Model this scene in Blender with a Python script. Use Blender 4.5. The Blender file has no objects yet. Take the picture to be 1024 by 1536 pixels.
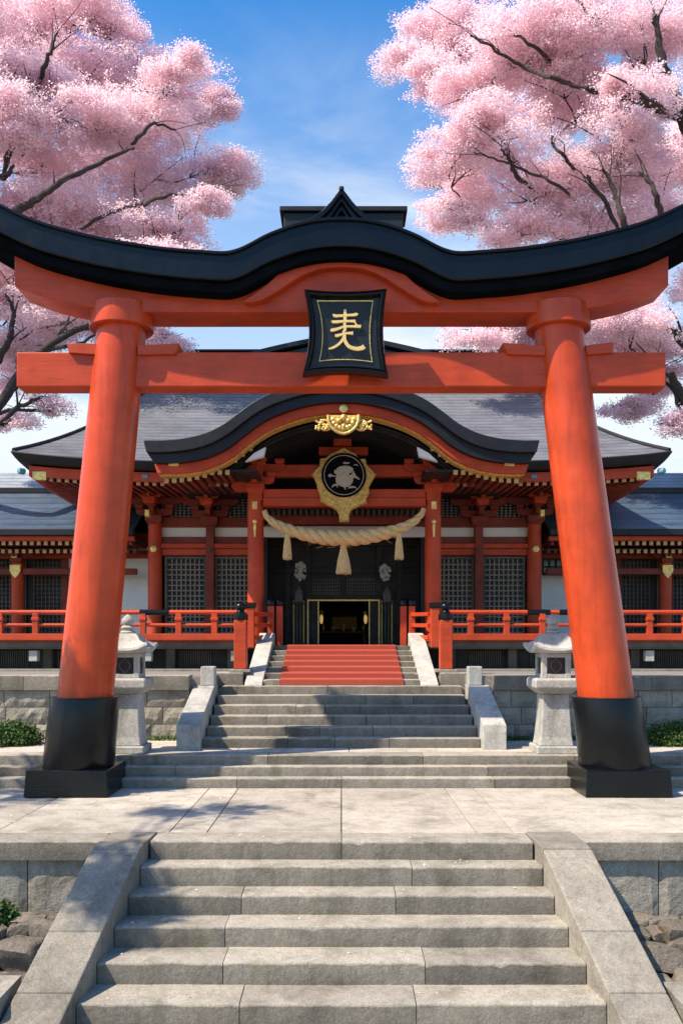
import bpy, math, random
import numpy as np
from mathutils import Vector, Matrix, noise
R = math.radians
random.seed(7)
rng = np.random.default_rng(11)
sc = bpy.context.scene
COL = sc.collection

# ------------------------------------------------------------------ camera
F, HOR, CZ = 1300.0, 965.0, 1.8          # focal length in photo pixels, horizon row, eye height
cam = bpy.data.cameras.new('camera')
cam.sensor_fit = 'AUTO'; cam.sensor_width = 36.0
cam.lens = F / 1536.0 * 36.0
cam.shift_y = (HOR - 768.0) / 1536.0
cam.clip_start = 0.1; cam.clip_end = 2000.0
camo = bpy.data.objects.new('camera', cam); COL.objects.link(camo)
camo.location = (0, 0, CZ); camo.rotation_euler = (R(90), 0, 0)
sc.camera = camo

# ------------------------------------------------------------------ light
SUN = Vector((-0.56, -0.29, 0.78)).normalized()
EL = math.asin(SUN.z); ROT = math.atan2(SUN.x, SUN.y)
w = bpy.data.worlds.new('World'); sc.world = w; w.use_nodes = True
nt = w.node_tree; nt.nodes.clear()
def wn(t): return nt.nodes.new(t)
out = wn('ShaderNodeOutputWorld'); bg = wn('ShaderNodeBackground'); sky = wn('ShaderNodeTexSky')
sky.sky_type = 'NISHITA'; sky.sun_disc = False; sky.sun_elevation = EL; sky.sun_rotation = ROT % (2*math.pi)
sky.air_density = 1.0; sky.dust_density = 0.6; sky.ozone_density = 1.6
tc = wn('ShaderNodeTexCoord'); mp = wn('ShaderNodeMapping'); mp.inputs['Scale'].default_value = (1.0, 1.0, 2.6)
mp.inputs['Location'].default_value = (0.35, 0.2, 0.1)
nz = wn('ShaderNodeTexNoise'); nz.inputs['Scale'].default_value = 2.6; nz.inputs['Detail'].default_value = 9; nz.inputs['Roughness'].default_value = .58
nz.inputs['Distortion'].default_value = .5
cr = wn('ShaderNodeValToRGB'); cr.color_ramp.elements[0].position = .46; cr.color_ramp.elements[1].position = .64
sep = wn('ShaderNodeSeparateXYZ'); mr = wn('ShaderNodeMapRange')
mr.inputs['From Min'].default_value = .60; mr.inputs['From Max'].default_value = .28
mr.inputs['To Min'].default_value = .03; mr.inputs['To Max'].default_value = 1.0
mul = wn('ShaderNodeMath'); mul.operation = 'MULTIPLY'
add = wn('ShaderNodeMath'); add.operation = 'ADD'; add.use_clamp = True
low = wn('ShaderNodeMapRange'); low.inputs['From Min'].default_value = .60; low.inputs['From Max'].default_value = .16
low.inputs['To Min'].default_value = 0.0; low.inputs['To Max'].default_value = .80
mixc = wn('ShaderNodeMix'); mixc.data_type = 'RGBA'
mixc.inputs[7].default_value = (4.9, 5.3, 5.7, 1)
hs = wn('ShaderNodeHueSaturation'); hs.inputs['Saturation'].default_value = 1.42; hs.inputs['Value'].default_value = 1.42
L = nt.links.new
L(tc.outputs['Generated'], mp.inputs['Vector']); L(mp.outputs[0], nz.inputs['Vector'])
L(nz.outputs['Fac'], cr.inputs['Fac']); L(tc.outputs['Generated'], sep.inputs[0])
L(sep.outputs['Z'], mr.inputs['Value']); L(cr.outputs['Color'], mul.inputs[0]); L(mr.outputs[0], mul.inputs[1])
L(sep.outputs['Z'], low.inputs['Value']); L(mul.outputs[0], add.inputs[0]); L(low.outputs[0], add.inputs[1])
L(sky.outputs[0], hs.inputs['Color']); L(hs.outputs[0], mixc.inputs[6]); L(add.outputs[0], mixc.inputs[0])
bank = wn('ShaderNodeMapRange'); bank.inputs['From Min'].default_value = -.45; bank.inputs['From Max'].default_value = .35
bank.inputs['To Min'].default_value = .12; bank.inputs['To Max'].default_value = 1.0; L(sep.outputs['Y'], bank.inputs['Value'])
bm_ = wn('ShaderNodeMath'); bm_.operation = 'MULTIPLY'; L(add.outputs[0], bm_.inputs[0]); L(bank.outputs[0], bm_.inputs[1]); L(bm_.outputs[0], mixc.inputs[0])
L(mixc.outputs[2], bg.inputs['Color']); bg.inputs['Strength'].default_value = 0.118
L(bg.outputs[0], out.inputs['Surface'])
sl = bpy.data.lights.new('sun', 'SUN'); sl.energy = 5.0; sl.angle = R(0.6); sl.color = (1.0, .88, .72)
so = bpy.data.objects.new('sun', sl); COL.objects.link(so)
so.rotation_euler = SUN.to_track_quat('Z', 'Y').to_euler(); so.location = SUN * 60
sc.view_settings.view_transform = 'Standard'; sc.view_settings.look = 'None'
sc.view_settings.exposure = 0.66; sc.view_settings.gamma = 1.0
sc.render.engine = 'CYCLES'
sc.cycles.max_bounces = 8; sc.cycles.diffuse_bounces = 4; sc.cycles.transparent_max_bounces = 8

# ------------------------------------------------------------------ helpers
def P(px, py, d):
    """photo measurement at distance d -> metres"""
    return Vector(((px - 512) * d / F, d, CZ + (HOR - py) * d / F))
def ZZ(py, d): return CZ + (HOR - py) * d / F
def XX(px, d): return (px - 512) * d / F

def crom(pts, n=6):
    """smooth curve through 2d points"""
    out = []
    m = len(pts)
    for i in range(m - 1):
        p0 = pts[max(i-1, 0)]; p1 = pts[i]; p2 = pts[i+1]; p3 = pts[min(i+2, m-1)]
        for k in range(n):
            t = k / n
            out.append(tuple(.5*((2*p1[j]) + (-p0[j]+p2[j])*t + (2*p0[j]-5*p1[j]+4*p2[j]-p3[j])*t*t + (-p0[j]+3*p1[j]-3*p2[j]+p3[j])*t**3) for j in range(len(p1))))
    out.append(tuple(pts[-1]))
    return out

def interp(pts, x):
    xs = [p[0] for p in pts]; zs = [p[1] for p in pts]
    return float(np.interp(x, xs, zs))

def wloc(o):
    v = Vector((0, 0, 0))
    while o is not None:
        v += o.location; o = o.parent
    return v

class MB:
    def __init__(s): s.v = []; s.f = []; s.t = []; s.mi = []; s.cm = 0
    def add(s, vs, fs, tone=None):
        b = len(s.v); s.v += [tuple(p) for p in vs]
        t = .5 if tone is None else tone
        for f in fs: s.f.append([b + i for i in f]); s.t.append(t); s.mi.append(s.cm)
        return s
    def box(s, x0, x1, y0, y1, z0, z1, tone=None):
        if x0 > x1: x0, x1 = x1, x0
        if y0 > y1: y0, y1 = y1, y0
        if z0 > z1: z0, z1 = z1, z0
        vs = [(x0,y0,z0),(x1,y0,z0),(x1,y1,z0),(x0,y1,z0),(x0,y0,z1),(x1,y0,z1),(x1,y1,z1),(x0,y1,z1)]
        return s.add(vs, [(0,3,2,1),(4,5,6,7),(0,1,5,4),(1,2,6,5),(2,3,7,6),(3,0,4,7)], tone)
    def bar(s, p, q, w, h, up=(0,0,1), tone=None, w2=None, h2=None):
        p = Vector(p); q = Vector(q); d = (q-p).normalized(); u = Vector(up)
        sd = d.cross(u)
        if sd.length < 1e-4: sd = d.cross(Vector((1,0,0)))
        sd.normalize(); u = sd.cross(d)
        vs = []
        for c, ww, hh in ((p, w, h), (q, w2 or w, h2 or h)):
            for a, b in ((-1,-1),(1,-1),(1,1),(-1,1)): vs.append(c + sd*(a*ww/2) + u*(b*hh/2))
        return s.add(vs, [(3,2,1,0),(4,5,6,7),(0,1,5,4),(1,2,6,5),(2,3,7,6),(3,0,4,7)], tone)
    def loft(s, rings, cap=True, closed=True, tone=None):
        n = len(rings[0]); vs = [p for r in rings for p in r]; fs = []
        for i in range(len(rings)-1):
            for j in range(n if closed else n-1):
                k = (j+1) % n
                fs.append((i*n+j, i*n+k, (i+1)*n+k, (i+1)*n+j))
        if cap:
            fs.append(tuple(range(n))[::-1]); m = (len(rings)-1)*n
            fs.append(tuple(m+i for i in range(n)))
        return s.add(vs, fs, tone)
    def lathe(s, prof, n=24, o=(0,0,0), ax=None, tone=None, cap=True):
        o = Vector(o)
        M = Matrix.Identity(3)
        if ax is not None: M = Vector(ax).normalized().to_track_quat('Z','Y').to_matrix()
        rings = [[o + M @ Vector((r*math.cos(2*math.pi*k/n), r*math.sin(2*math.pi*k/n), z)) for k in range(n)] for r, z in prof]
        return s.loft(rings, cap, True, tone)
    def tube(s, pts, rad, n=8, cap=True, tone=None):
        pts = [Vector(p) for p in pts]; rings = []; ref = None
        for i, p in enumerate(pts):
            d = (pts[min(i+1, len(pts)-1)] - pts[max(i-1, 0)]).normalized()
            if ref is None:
                ref = d.cross(Vector((0,0,1)))
                if ref.length < 1e-3: ref = d.cross(Vector((1,0,0)))
            ref = (ref - d*ref.dot(d)).normalized(); b = d.cross(ref)
            r = rad[i] if hasattr(rad, '__len__') else rad
            rings.append([p + ref*(r*math.cos(2*math.pi*k/n)) + b*(r*math.sin(2*math.pi*k/n)) for k in range(n)])
        return s.loft(rings, cap, True, tone)
    def slab(s, top, bot, y0, y1, tone=None):
        """top and bottom polylines in x,z with equal counts, given thickness y0..y1"""
        n = len(top); rings = []
        for (xa, za), (xb, zb) in zip(top, bot):
            rings.append([(xb,y0,zb),(xb,y1,zb),(xa,y1,za),(xa,y0,za)])
        return s.loft(rings, True, True, tone)
    def prism(s, pts, y0, y1, tone=None):
        n = len(pts)
        return s.loft([[(x,y0,z) for x,z in pts], [(x,y1,z) for x,z in pts]], True, True, tone)
    def hewn(s, x0, x1, y0, y1, z0, z1, amp=.012, step=.09, tone=None, rim=.018):
        """stone block whose front face is hammered"""
        nx = max(3, int((x1-x0)/step)); nzz = max(3, int((z1-z0)/step)); vs = []; fs = []
        for j in range(nzz+1):
            for i in range(nx+1):
                x = x0 + (x1-x0)*i/nx; z = z0 + (z1-z0)*j/nzz
                e = (i in (0, nx)) or (j in (0, nzz))
                dy = rim if e else -abs(noise.noise(Vector((x*7, y0*3, z*7))))*amp*2 - noise.noise(Vector((x*16, 5, z*16)))*amp
                vs.append((x + (0 if i in (0,nx) else random.uniform(-.2,.2)*step), y0+dy, z + (0 if j in (0,nzz) else random.uniform(-.2,.2)*step)))
        for j in range(nzz):
            for i in range(nx):
                a = j*(nx+1)+i; fs.append((a, a+1, a+nx+2, a+nx+1))
        s.add(vs, fs, tone)
        s.add([(x0,y0+rim,z0),(x1,y0+rim,z0),(x1,y1,z0),(x0,y1,z0),(x0,y0+rim,z1),(x1,y0+rim,z1),(x1,y1,z1),(x0,y1,z1)],
              [(0,3,2,1),(4,5,6,7),(1,2,6,5),(2,3,7,6),(3,0,4,7)], tone)
        return s
    def tread(s, x0, x1, y0, y1, z0, z1, c=.016, j=.006, tone=None):
        """worn stone step block: chipped front arris"""
        n = max(3, int((x1-x0)/.07)); rings = []
        for i in range(n+1):
            x = x0 + (x1-x0)*i/n
            a = noise.noise(Vector((x*5, y0*9, z1*13)))*j; b = noise.noise(Vector((x*19, y0*7, z1*5)))*j*.8
            cc = c*(.8+.5*noise.noise(Vector((x*8, z1*3, 2)))) + max(0, noise.noise(Vector((x*11, z1*17, 9)))-.42)*.09
            e = .006 if i in (0, n) else 0
            rings.append([(x,y0+a*.5,z0),(x,y1,z0),(x,y1,z1),(x,y0+cc+a,z1-e*.5),(x,y0+cc*.35+b+a,z1-cc*.35-e),(x,y0+a+b+e,z1-cc-e)])
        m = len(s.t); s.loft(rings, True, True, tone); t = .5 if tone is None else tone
        for i in range(n):                       # column order: bottom, back, top, arris, arris, riser; sunlit top and shaded riser painted into tone
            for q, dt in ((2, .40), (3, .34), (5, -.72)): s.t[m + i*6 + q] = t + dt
        return s
    def cut(s, fn):
        k = [i for i, f in enumerate(s.f) if not fn(sum((Vector(s.v[j]) for j in f), Vector())/len(f))]
        s.f = [s.f[i] for i in k]; s.t = [s.t[i] for i in k]; s.mi = [s.mi[i] for i in k]; return s
    def build(s, name, m, parent=None, smooth=0, bevel=0, at=None, seg=2):
        off = wloc(parent) if parent is not None else Vector(at or (0,0,0))
        me = bpy.data.meshes.new(name)
        me.from_pydata([(x-off.x, y-off.y, z-off.z) for x,y,z in s.v], [], s.f)
        a = me.attributes.new('tone', 'FLOAT', 'FACE'); a.data.foreach_set('value', s.t)
        for q in (m if isinstance(m, (list, tuple)) else [m]): me.materials.append(q)
        if any(s.mi): me.polygons.foreach_set('material_index', s.mi)
        if smooth:
            me.polygons.foreach_set('use_smooth', [True]*len(me.polygons)); me.set_sharp_from_angle(angle=R(smooth))
        me.update()
        o = bpy.data.objects.new(name, me); COL.objects.link(o)
        if parent is not None: o.parent = parent
        else: o.location = off
        if bevel:
            b = o.modifiers.new('bevel', 'BEVEL'); b.width = bevel; b.segments = seg; b.limit_method = 'ANGLE'; b.angle_limit = R(40)
        return o

def tag(o, label=None, cat=None, group=None, kind=None):
    if label: o['label'] = label
    if cat: o['category'] = cat
    if group: o['group'] = group
    if kind: o['kind'] = kind
    return o
def thing(name, label, cat, loc=(0,0,0), group=None):
    o = bpy.data.objects.new(name, None); COL.objects.link(o); o.location = loc; o.empty_display_size = .2
    return tag(o, label, cat, group)
def copy_tree(o, parent=None):
    c = o.copy(); COL.objects.link(c); c.parent = parent
    for ch in list(o.children): copy_tree(ch, c)
    return c

# ------------------------------------------------------------------ materials
class NT:
    def __init__(s, name):
        s.m = bpy.data.materials.new(name); s.m.use_nodes = True
        s.t = s.m.node_tree; s.b = s.t.nodes['Principled BSDF']; s.co = s.n('ShaderNodeTexCoord')
    def n(s, t, **k):
        x = s.t.nodes.new(t)
        for a, b in k.items(): setattr(x, a, b)
        return x
    def l(s, a, b): s.t.links.new(a, b)
    def noise(s, scale, detail=4, rough=.55, vec=None, dist=0):
        x = s.n('ShaderNodeTexNoise'); x.inputs['Scale'].default_value = scale; x.inputs['Detail'].default_value = detail
        x.inputs['Roughness'].default_value = rough; x.inputs['Distortion'].default_value = dist
        s.l(vec or s.co.outputs['Object'], x.inputs['Vector']); return x.outputs['Fac']
    def ramp(s, fac, stops):
        r = s.n('ShaderNodeValToRGB'); e = r.color_ramp.elements
        while len(e) < len(stops): e.new(.5)
        for i, (p, c) in enumerate(stops): e[i].position = p; e[i].color = (*c, 1) if len(c) == 3 else c
        s.l(fac, r.inputs['Fac']); return r.outputs['Color']
    def mix(s, a, b, fac, mode='MIX'):
        x = s.n('ShaderNodeMix', data_type='RGBA', blend_type=mode)
        for sock, v in ((x.inputs[6], a), (x.inputs[7], b)):
            if isinstance(v, tuple): sock.default_value = (*v, 1)
            else: s.l(v, sock)
        if isinstance(fac, (int, float)): x.inputs[0].default_value = fac
        else: s.l(fac, x.inputs[0])
        return x.outputs[2]
    def mrange(s, v, a, b, c, d):
        x = s.n('ShaderNodeMapRange'); s.l(v, x.inputs['Value'])
        for k, q in zip(('From Min','From Max','To Min','To Max'), (a,b,c,d)): x.inputs[k].default_value = q
        return x.outputs[0]
    def math(s, op, a, b=0):
        x = s.n('ShaderNodeMath', operation=op)
        for i, v in enumerate((a, b)):
            if isinstance(v, (int, float)): x.inputs[i].default_value = v
            else: s.l(v, x.inputs[i])
        return x.outputs[0]
    def scaled(s, sx, sy, sz):
        x = s.n('ShaderNodeMapping'); x.inputs['Scale'].default_value = (sx,sy,sz); s.l(s.co.outputs['Object'], x.inputs['Vector']); return x.outputs[0]
    def tone(s):
        x = s.n('ShaderNodeAttribute'); x.attribute_name = 'tone'; return x.outputs['Fac']
    def bump(s, h, dist=.01, st=1.0, prev=None):
        x = s.n('ShaderNodeBump'); x.inputs['Distance'].default_value = dist; x.inputs['Strength'].default_value = st
        s.l(h, x.inputs['Height'])
        if prev is not None: s.l(prev, x.inputs['Normal'])
        return x.outputs[0]
    def fin(s, col=None, rough=None, normal=None, **k):
        def put(nm, v):
            if isinstance(v, (int, float)): s.b.inputs[nm].default_value = v
            elif isinstance(v, tuple): s.b.inputs[nm].default_value = (*v, 1)
            else: s.l(v, s.b.inputs[nm])
        if col is not None: put('Base Color', col)
        if rough is not None: put('Roughness', rough)
        if normal is not None: s.l(normal, s.b.inputs['Normal'])
        for a, v in k.items(): put(a.replace('_', ' '), v)
        return s.m

def granite(name, c, moss=0.0, rough_bump=.012, warm=.0):
    g = NT(name)
    sp = g.noise(75, 4, .8); md = g.noise(19, 6, .75); lg = g.noise(1.7, 6, .62, dist=.4)
    col = g.ramp(sp, [(.32, tuple(x*.68 for x in c)), (.5, c), (.68, tuple(min(1, x*1.3) for x in c))])
    col = g.mix(col, g.ramp(md, [(.35, (.74,.73,.71)), (.65, (1.16,1.15,1.13))]), .6, 'MULTIPLY')
    col = g.mix(col, g.ramp(lg, [(.32, (.50,.48,.43)), (.47, (.92,.91,.88)), (.75, (1.18,1.15,1.09))]), .75, 'MULTIPLY')
    st = g.noise(1.0, 6, .7, g.scaled(5, 5, .7)); col = g.mix(col, g.ramp(st, [(.36, (.62,.60,.56)), (.55, (1,1,1))]), .5, 'MULTIPLY')
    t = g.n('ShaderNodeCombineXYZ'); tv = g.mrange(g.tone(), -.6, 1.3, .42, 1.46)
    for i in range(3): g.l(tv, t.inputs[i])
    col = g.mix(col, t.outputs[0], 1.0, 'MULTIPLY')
    if moss:
        mm = g.noise(3.2, 7, .7); mm = g.ramp(mm, [(.56, (0,0,0)), (.72, (1,1,1))])
        col = g.mix(col, (.06,.075,.022), g.math('MULTIPLY', mm, moss))
    b = g.bump(g.noise(120, 3, .7), .003, .8); b = g.bump(g.noise(22, 6, .65), rough_bump, .8, b)
    return g.fin(col, .85, b, Specular_IOR_Level=.25)

M = {}
M['granite'] = granite('granite', (.27,.246,.208), .45)
M['paving'] = granite('paving_granite', (.45,.41,.355), .0, .006)
M['wallstone'] = granite('wall_granite', (.30,.28,.24), .45, .02)
M['lantern'] = granite('lantern_granite', (.42,.41,.385), .10, .010)
M['rock'] = granite('dark_rock', (.20,.172,.142), .35, .03)

def lacquer(name, c, rough=.38, var=.25, grain=True, spec=.3):
    g = NT(name)
    a = g.noise(2.2, 5, .6); col = g.ramp(a, [(.3, tuple(x*(1-var) for x in c)), (.7, tuple(min(1, x*(1+var*.6)) for x in c))])
    f = g.noise(9, 7, .75, g.scaled(.22, 3, 3) if grain else g.scaled(1.5, 1.5, .12))
    col = g.mix(col, g.ramp(f, [(.34, (.62,.56,.54)), (.50, (1,1,1)), (.72, (1.08,1.12,1.15))]), .5, 'MULTIPLY')
    rr = g.mrange(g.noise(6, 6, .65), .3, .7, rough*.8, rough*1.35)
    b = g.bump(g.noise(60, 4, .6), .0015, .5)
    if grain: b = g.bump(g.noise(5, 6, .7, g.scaled(1.2, 9, 9)), .004, .45, b)
    return g.fin(col, rr, b, Specular_IOR_Level=spec)
M['verm'] = lacquer('vermilion_lacquer', (.49,.055,.013), .36)
M['verm_pillar'] = lacquer('vermilion_pillar', (.49,.055,.013), .28, grain=False)
M['hallred'] = lacquer('aged_vermilion', (.47,.055,.015), .5)
M['darkred'] = lacquer('dark_red_wood', (.20,.032,.017), .55)
M['black'] = lacquer('black_lacquer', (.004,.005,.0065), .21, .4, spec=.26)
M['matteblack'] = lacquer('matte_black_paint', (.006,.007,.009), .7, .4, spec=.0)
M['blackwood'] = lacquer('black_wood', (.016,.014,.013), .5, .4)
M['brownwood'] = lacquer('weathered_wood', (.11,.095,.08), .7, .4)
M['roofblack'] = lacquer('black_copper', (.011,.012,.015), .45, .3)

def simple(name, c, rough, var=.2, sc_=8, bump=.003, metal=0.0):
    g = NT(name); a = g.noise(sc_, 6, .65)
    col = g.ramp(a, [(.3, tuple(x*(1-var) for x in c)), (.7, tuple(min(1, x*(1+var)) for x in c))])
    return g.fin(col, rough, g.bump(g.noise(sc_*4, 4, .6), bump, .8), Metallic=metal)
M['gold'] = simple('gilded_metal', (.80,.53,.17), .38, .35, 14, .01, .6)
M['oldgold'] = simple('old_gilding', (.64,.40,.10), .5, .5, 22, .02, .3)
M['cream'] = simple('cream_paint', (.48,.33,.14), .6, .25)
M['plaster'] = simple('white_plaster', (.66,.645,.61), .9, .07, 3)
M['silver'] = simple('pale_inlay', (.36,.30,.20), .5, .4, 40)
M['teal'] = simple('patina_copper', (.10,.28,.33), .6, .3)
M['soil'] = simple('soil', (.085,.068,.048), .95, .5, 3, .03)
M['gravel'] = simple('pale_gravel', (.25,.23,.20), .95, .4, 40, .02)
M['carpet'] = simple('red_carpet', (.36,.062,.034), .95, .16, 60, .004)
M['glass'] = simple('lantern_pane', (.03,.045,.05), .15, .3, 20, .001)
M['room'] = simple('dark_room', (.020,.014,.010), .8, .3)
M['bark'] = simple('cherry_bark', (.040,.029,.024), .9, .5, 14, .03)
def straw():
    g = NT('straw'); a = g.noise(30, 5, .7, g.scaled(1, 1, 1))
    col = g.ramp(a, [(.3, (.44,.28,.10)), (.7, (.76,.54,.25))])
    return g.fin(col, .85, g.bump(g.noise(90, 4, .7), .006, 1))
M['straw'] = straw()
def shingle(name, c, spacing, rough):
    g = NT(name)
    wv = g.n('ShaderNodeTexWave', wave_type='BANDS', bands_direction='Z', wave_profile='SAW')
    wv.inputs['Scale'].default_value = .31416/spacing*1.0; wv.inputs['Distortion'].default_value = .25; wv.inputs['Detail'].default_value = 2
    wv.inputs['Detail Scale'].default_value = 3.0
    g.l(g.co.outputs['Object'], wv.inputs['Vector'])
    a = g.noise(1.3, 7, .65, g.scaled(1, 1, 2.5)); s2 = g.noise(24, 4, .7, g.scaled(1, .4, 3))
    col = g.ramp(a, [(.3, tuple(x*.65 for x in c)), (.7, tuple(x*1.3 for x in c))])
    col = g.mix(col, g.ramp(s2, [(.35, (.72,.72,.74)), (.65, (1.15,1.15,1.15))]), .6, 'MULTIPLY')
    col = g.mix(col, g.ramp(wv.outputs['Fac'], [(.0, (.30,.30,.32)), (.3, (1,1,1)), (1, (1.1,1.1,1.1))]), .75, 'MULTIPLY')
    b = g.bump(wv.outputs['Fac'], .022, 1.0); b = g.bump(s2, .01, .5, b)
    return g.fin(col, rough, b, Specular_IOR_Level=.5)
M['shingle'] = shingle('bark_shingle', (.135,.142,.155), .105, .45)
M['sidetile'] = shingle('blue_copper_sheet', (.055,.085,.12), .16, .38)
M['ridgelight'] = shingle('pale_copper_sheet', (.26,.29,.31), .12, .5)
def petal():
    g = NT('cherry_blossom')
    col = g.ramp(g.tone(), [(0, (.97,.65,.71)), (.45, (.985,.77,.815)), (1, (.99,.87,.895))])
    g.fin(col, .8, Specular_IOR_Level=.1)
    tr = g.n('ShaderNodeBsdfTranslucent'); g.l(col, tr.inputs['Color'])
    mx = g.n('ShaderNodeMixShader'); mx.inputs[0].default_value = .5
    g.l(g.b.outputs[0], mx.inputs[1]); g.l(tr.outputs[0], mx.inputs[2])
    g.l(mx.outputs[0], g.t.nodes['Material Output'].inputs['Surface']); return g.m
M['petal'] = petal()
def leafm():
    g = NT('green_leaf'); col = g.ramp(g.tone(), [(0, (.022,.05,.010)), (.5, (.05,.10,.018)), (1, (.11,.17,.035))])
    return g.fin(col, .6, Specular_IOR_Level=.3)
M['leaf'] = leafm()
def glow():
    g = NT('lamp_glow'); return g.fin((.8,.5,.15), .5, None, Emission_Color=(1,.55,.18), Emission_Strength=.3)
M['glow'] = glow()

# ================================================================== SETTING
# lower ground, one sheet to the horizon
g = MB(); n = 40; S = 500
g.add([(-S,-S,-1.62),(S,-S,-1.62),(S,S,-1.62),(-S,S,-1.62)], [(0,1,2,3)])
tag(g.build('ground', M['gravel']), kind='structure')

# terrace, in big slabs (top z = 0)
TF, TB = 7.88, 10.78
g = MB()
def slabs(xa, xb, ys, z1, th, gap=.010, cut=None):
    for a, b in zip(ys[:-1], ys[1:]):
        g.box(xa+gap/2, xb-gap/2, a+gap/2, b-gap/2, z1-th, z1 - random.uniform(0, .0035), random.uniform(.25,.8))
for sx in (-1, 1):
    def xs(a, b): return (min(sx*a, sx*b), max(sx*a, sx*b))
    slabs(*xs(0, 1.28), [TF+.36, 9.1, 9.95, TB], 0, .2)
    slabs(*xs(1.28, 1.64), [TF+.36, 8.75, 9.55, 10.2, TB], 0, .2)
    slabs(*xs(1.64, 3.3), [TF+.36, 9.45, TB], 0, .2)
    slabs(*xs(3.3, 5.2), [TF+.36, 8.95, TB], 0, .2)
    slabs(*xs(5.2, 7.4), [TF+.36, 9.6, TB], 0, .2)
    slabs(*xs(7.4, 12), [TF+.36, TB], 0, .2)
tag(g.build('terrace', M['paving'], bevel=.004), kind='structure')
g = MB(); g.box(-12, 12, TF+.42, TB+.1, -1.6, -.205); tag(g.build('terrace_bed', M['soil']), kind='structure')

# middle landing z = .36
LF, LB = 11.14, 13.15
g = MB(); ls = [-12,-8.4,-5.6,-3.2,-1.4,.1,1.3,3.4,6.0,9.0,12]
for a, b in zip(ls[:-1], ls[1:]): g.box(a+.004, b-.004, LF+.36, LB, .1, .36, random.uniform(.45,.9))
tag(g.build('landing', M['paving'], bevel=.004), kind='structure')
g = MB(); g.box(-12, 12, 11.2, 13.2, -1.6, .095); tag(g.build('landing_bed', M['soil']), kind='structure')
# upper court z = 1.30 (behind the upper retaining wall)
g = MB()
g.box(-30, -1.95, 13.12, 40, -1.6, 1.30); g.box(1.95, 30, 13.12, 40, -1.6, 1.30); g.box(-1.95, 1.95, 13.46, 40, -1.6, 1.10)
tag(g.build('courtyard', M['gravel']), kind='structure')
# earth banks either side of the front steps
for sx in (-1, 1):
    g = MB(); vs = []; fs = []; nx, ny = 26, 14
    for j in range(ny+1):
        for i in range(nx+1):
            x = sx*(2.1 + 6.5*i/nx); y = 8.0 - 4.0*j/ny
            z = -.70 - .80*min(1, j/ny*1.5) + noise.noise(Vector((x*2.2, y*2.2, 1)))*.07
            vs.append((x, y, z))
    for j in range(ny):
        for i in range(nx):
            a = j*(nx+1)+i; f = (a, a+1, a+nx+2, a+nx+1); fs.append(f if sx < 0 else f[::-1])
    g.add(vs, fs); tag(g.build('earth_bank', M['soil'], smooth=60), kind='structure')

# ================================================================== STAIRS
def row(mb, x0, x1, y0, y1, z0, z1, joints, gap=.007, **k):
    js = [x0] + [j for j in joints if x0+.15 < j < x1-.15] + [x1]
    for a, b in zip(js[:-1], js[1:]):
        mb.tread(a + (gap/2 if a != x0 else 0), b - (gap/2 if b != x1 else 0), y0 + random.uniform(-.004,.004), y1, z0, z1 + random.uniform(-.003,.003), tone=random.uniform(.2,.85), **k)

# front steps
RIS = .17
TREADS = [.24,.27,.30,.34,.36,.36,.36,.36]
st = thing('stone_staircase', 'foreground granite steps climbing between two sloping stone slabs to the terrace', 'staircase', (0, 7.0, -1.6))
d = TF; hw = 1.735; JO = [[.0],[.62],[-.85,.46],[-.95],[-.92,.65],[-.75,.55],[.1],[-.4],[.2]]
edges = []
for k in range(9):
    edges.append((d, hw))
    g = MB(); y1 = d + (.36 if k == 0 else TREADS[k-1] + .05)
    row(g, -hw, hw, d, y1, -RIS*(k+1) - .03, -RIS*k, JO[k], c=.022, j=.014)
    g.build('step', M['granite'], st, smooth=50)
    if k < 8: d -= TREADS[k]; hw = 1.735 + (TF - d)*.139
for sx in (-1, 1):
    g = MB()
    cuts = [(7.66, 8.24, True), (6.86, 7.65, False), (6.36, 6.852, False), (5.6, 6.352, False), (4.9, 5.592, False)]
    for a, b, top in cuts:
        rr = []
        def sec(y, flat=False):
            z = .012 if flat else .012 - (7.70 - y)*.575
            xi = 1.745 + max(0, TF - y)*.139; xo = xi + .43
            return [(sx*xi,y,z-.62),(sx*xo,y,z-.62),(sx*xo,y,z),(sx*xi,y,z)]
        if top: rr = [sec(7.66), sec(7.74, True), sec(8.24, True)]
        else: rr = [sec(a), sec(b)]
        if sx < 0: rr = [r[::-1] for r in rr]
        g.loft(rr, tone=random.uniform(.35,.75))
    g.build('sloping_side_slab', M['granite'], st, bevel=.012)

# low wide steps across the terrace
st = thing('stone_staircase', 'three long low granite steps running full width behind the black gate plinths', 'staircase', (0, 11, 0))
for k in range(3):
    g = MB(); y0 = TB + .18*k
    jo = [[-9,-6.6,-4.7,-2.85,-1.3,.0,1.9,3.9,6.1,8.8],[-8,-5.6,-3.75,-2.1,1.85,3.4,5.2,7.7],[-9.2,-6.4,-4.5,-2.7,-.95,1.05,3.0,4.7,6.6]][k]
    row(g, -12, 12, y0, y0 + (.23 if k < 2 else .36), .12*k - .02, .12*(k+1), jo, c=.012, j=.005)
    g.build('step', M['granite'], st, smooth=50)

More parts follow.
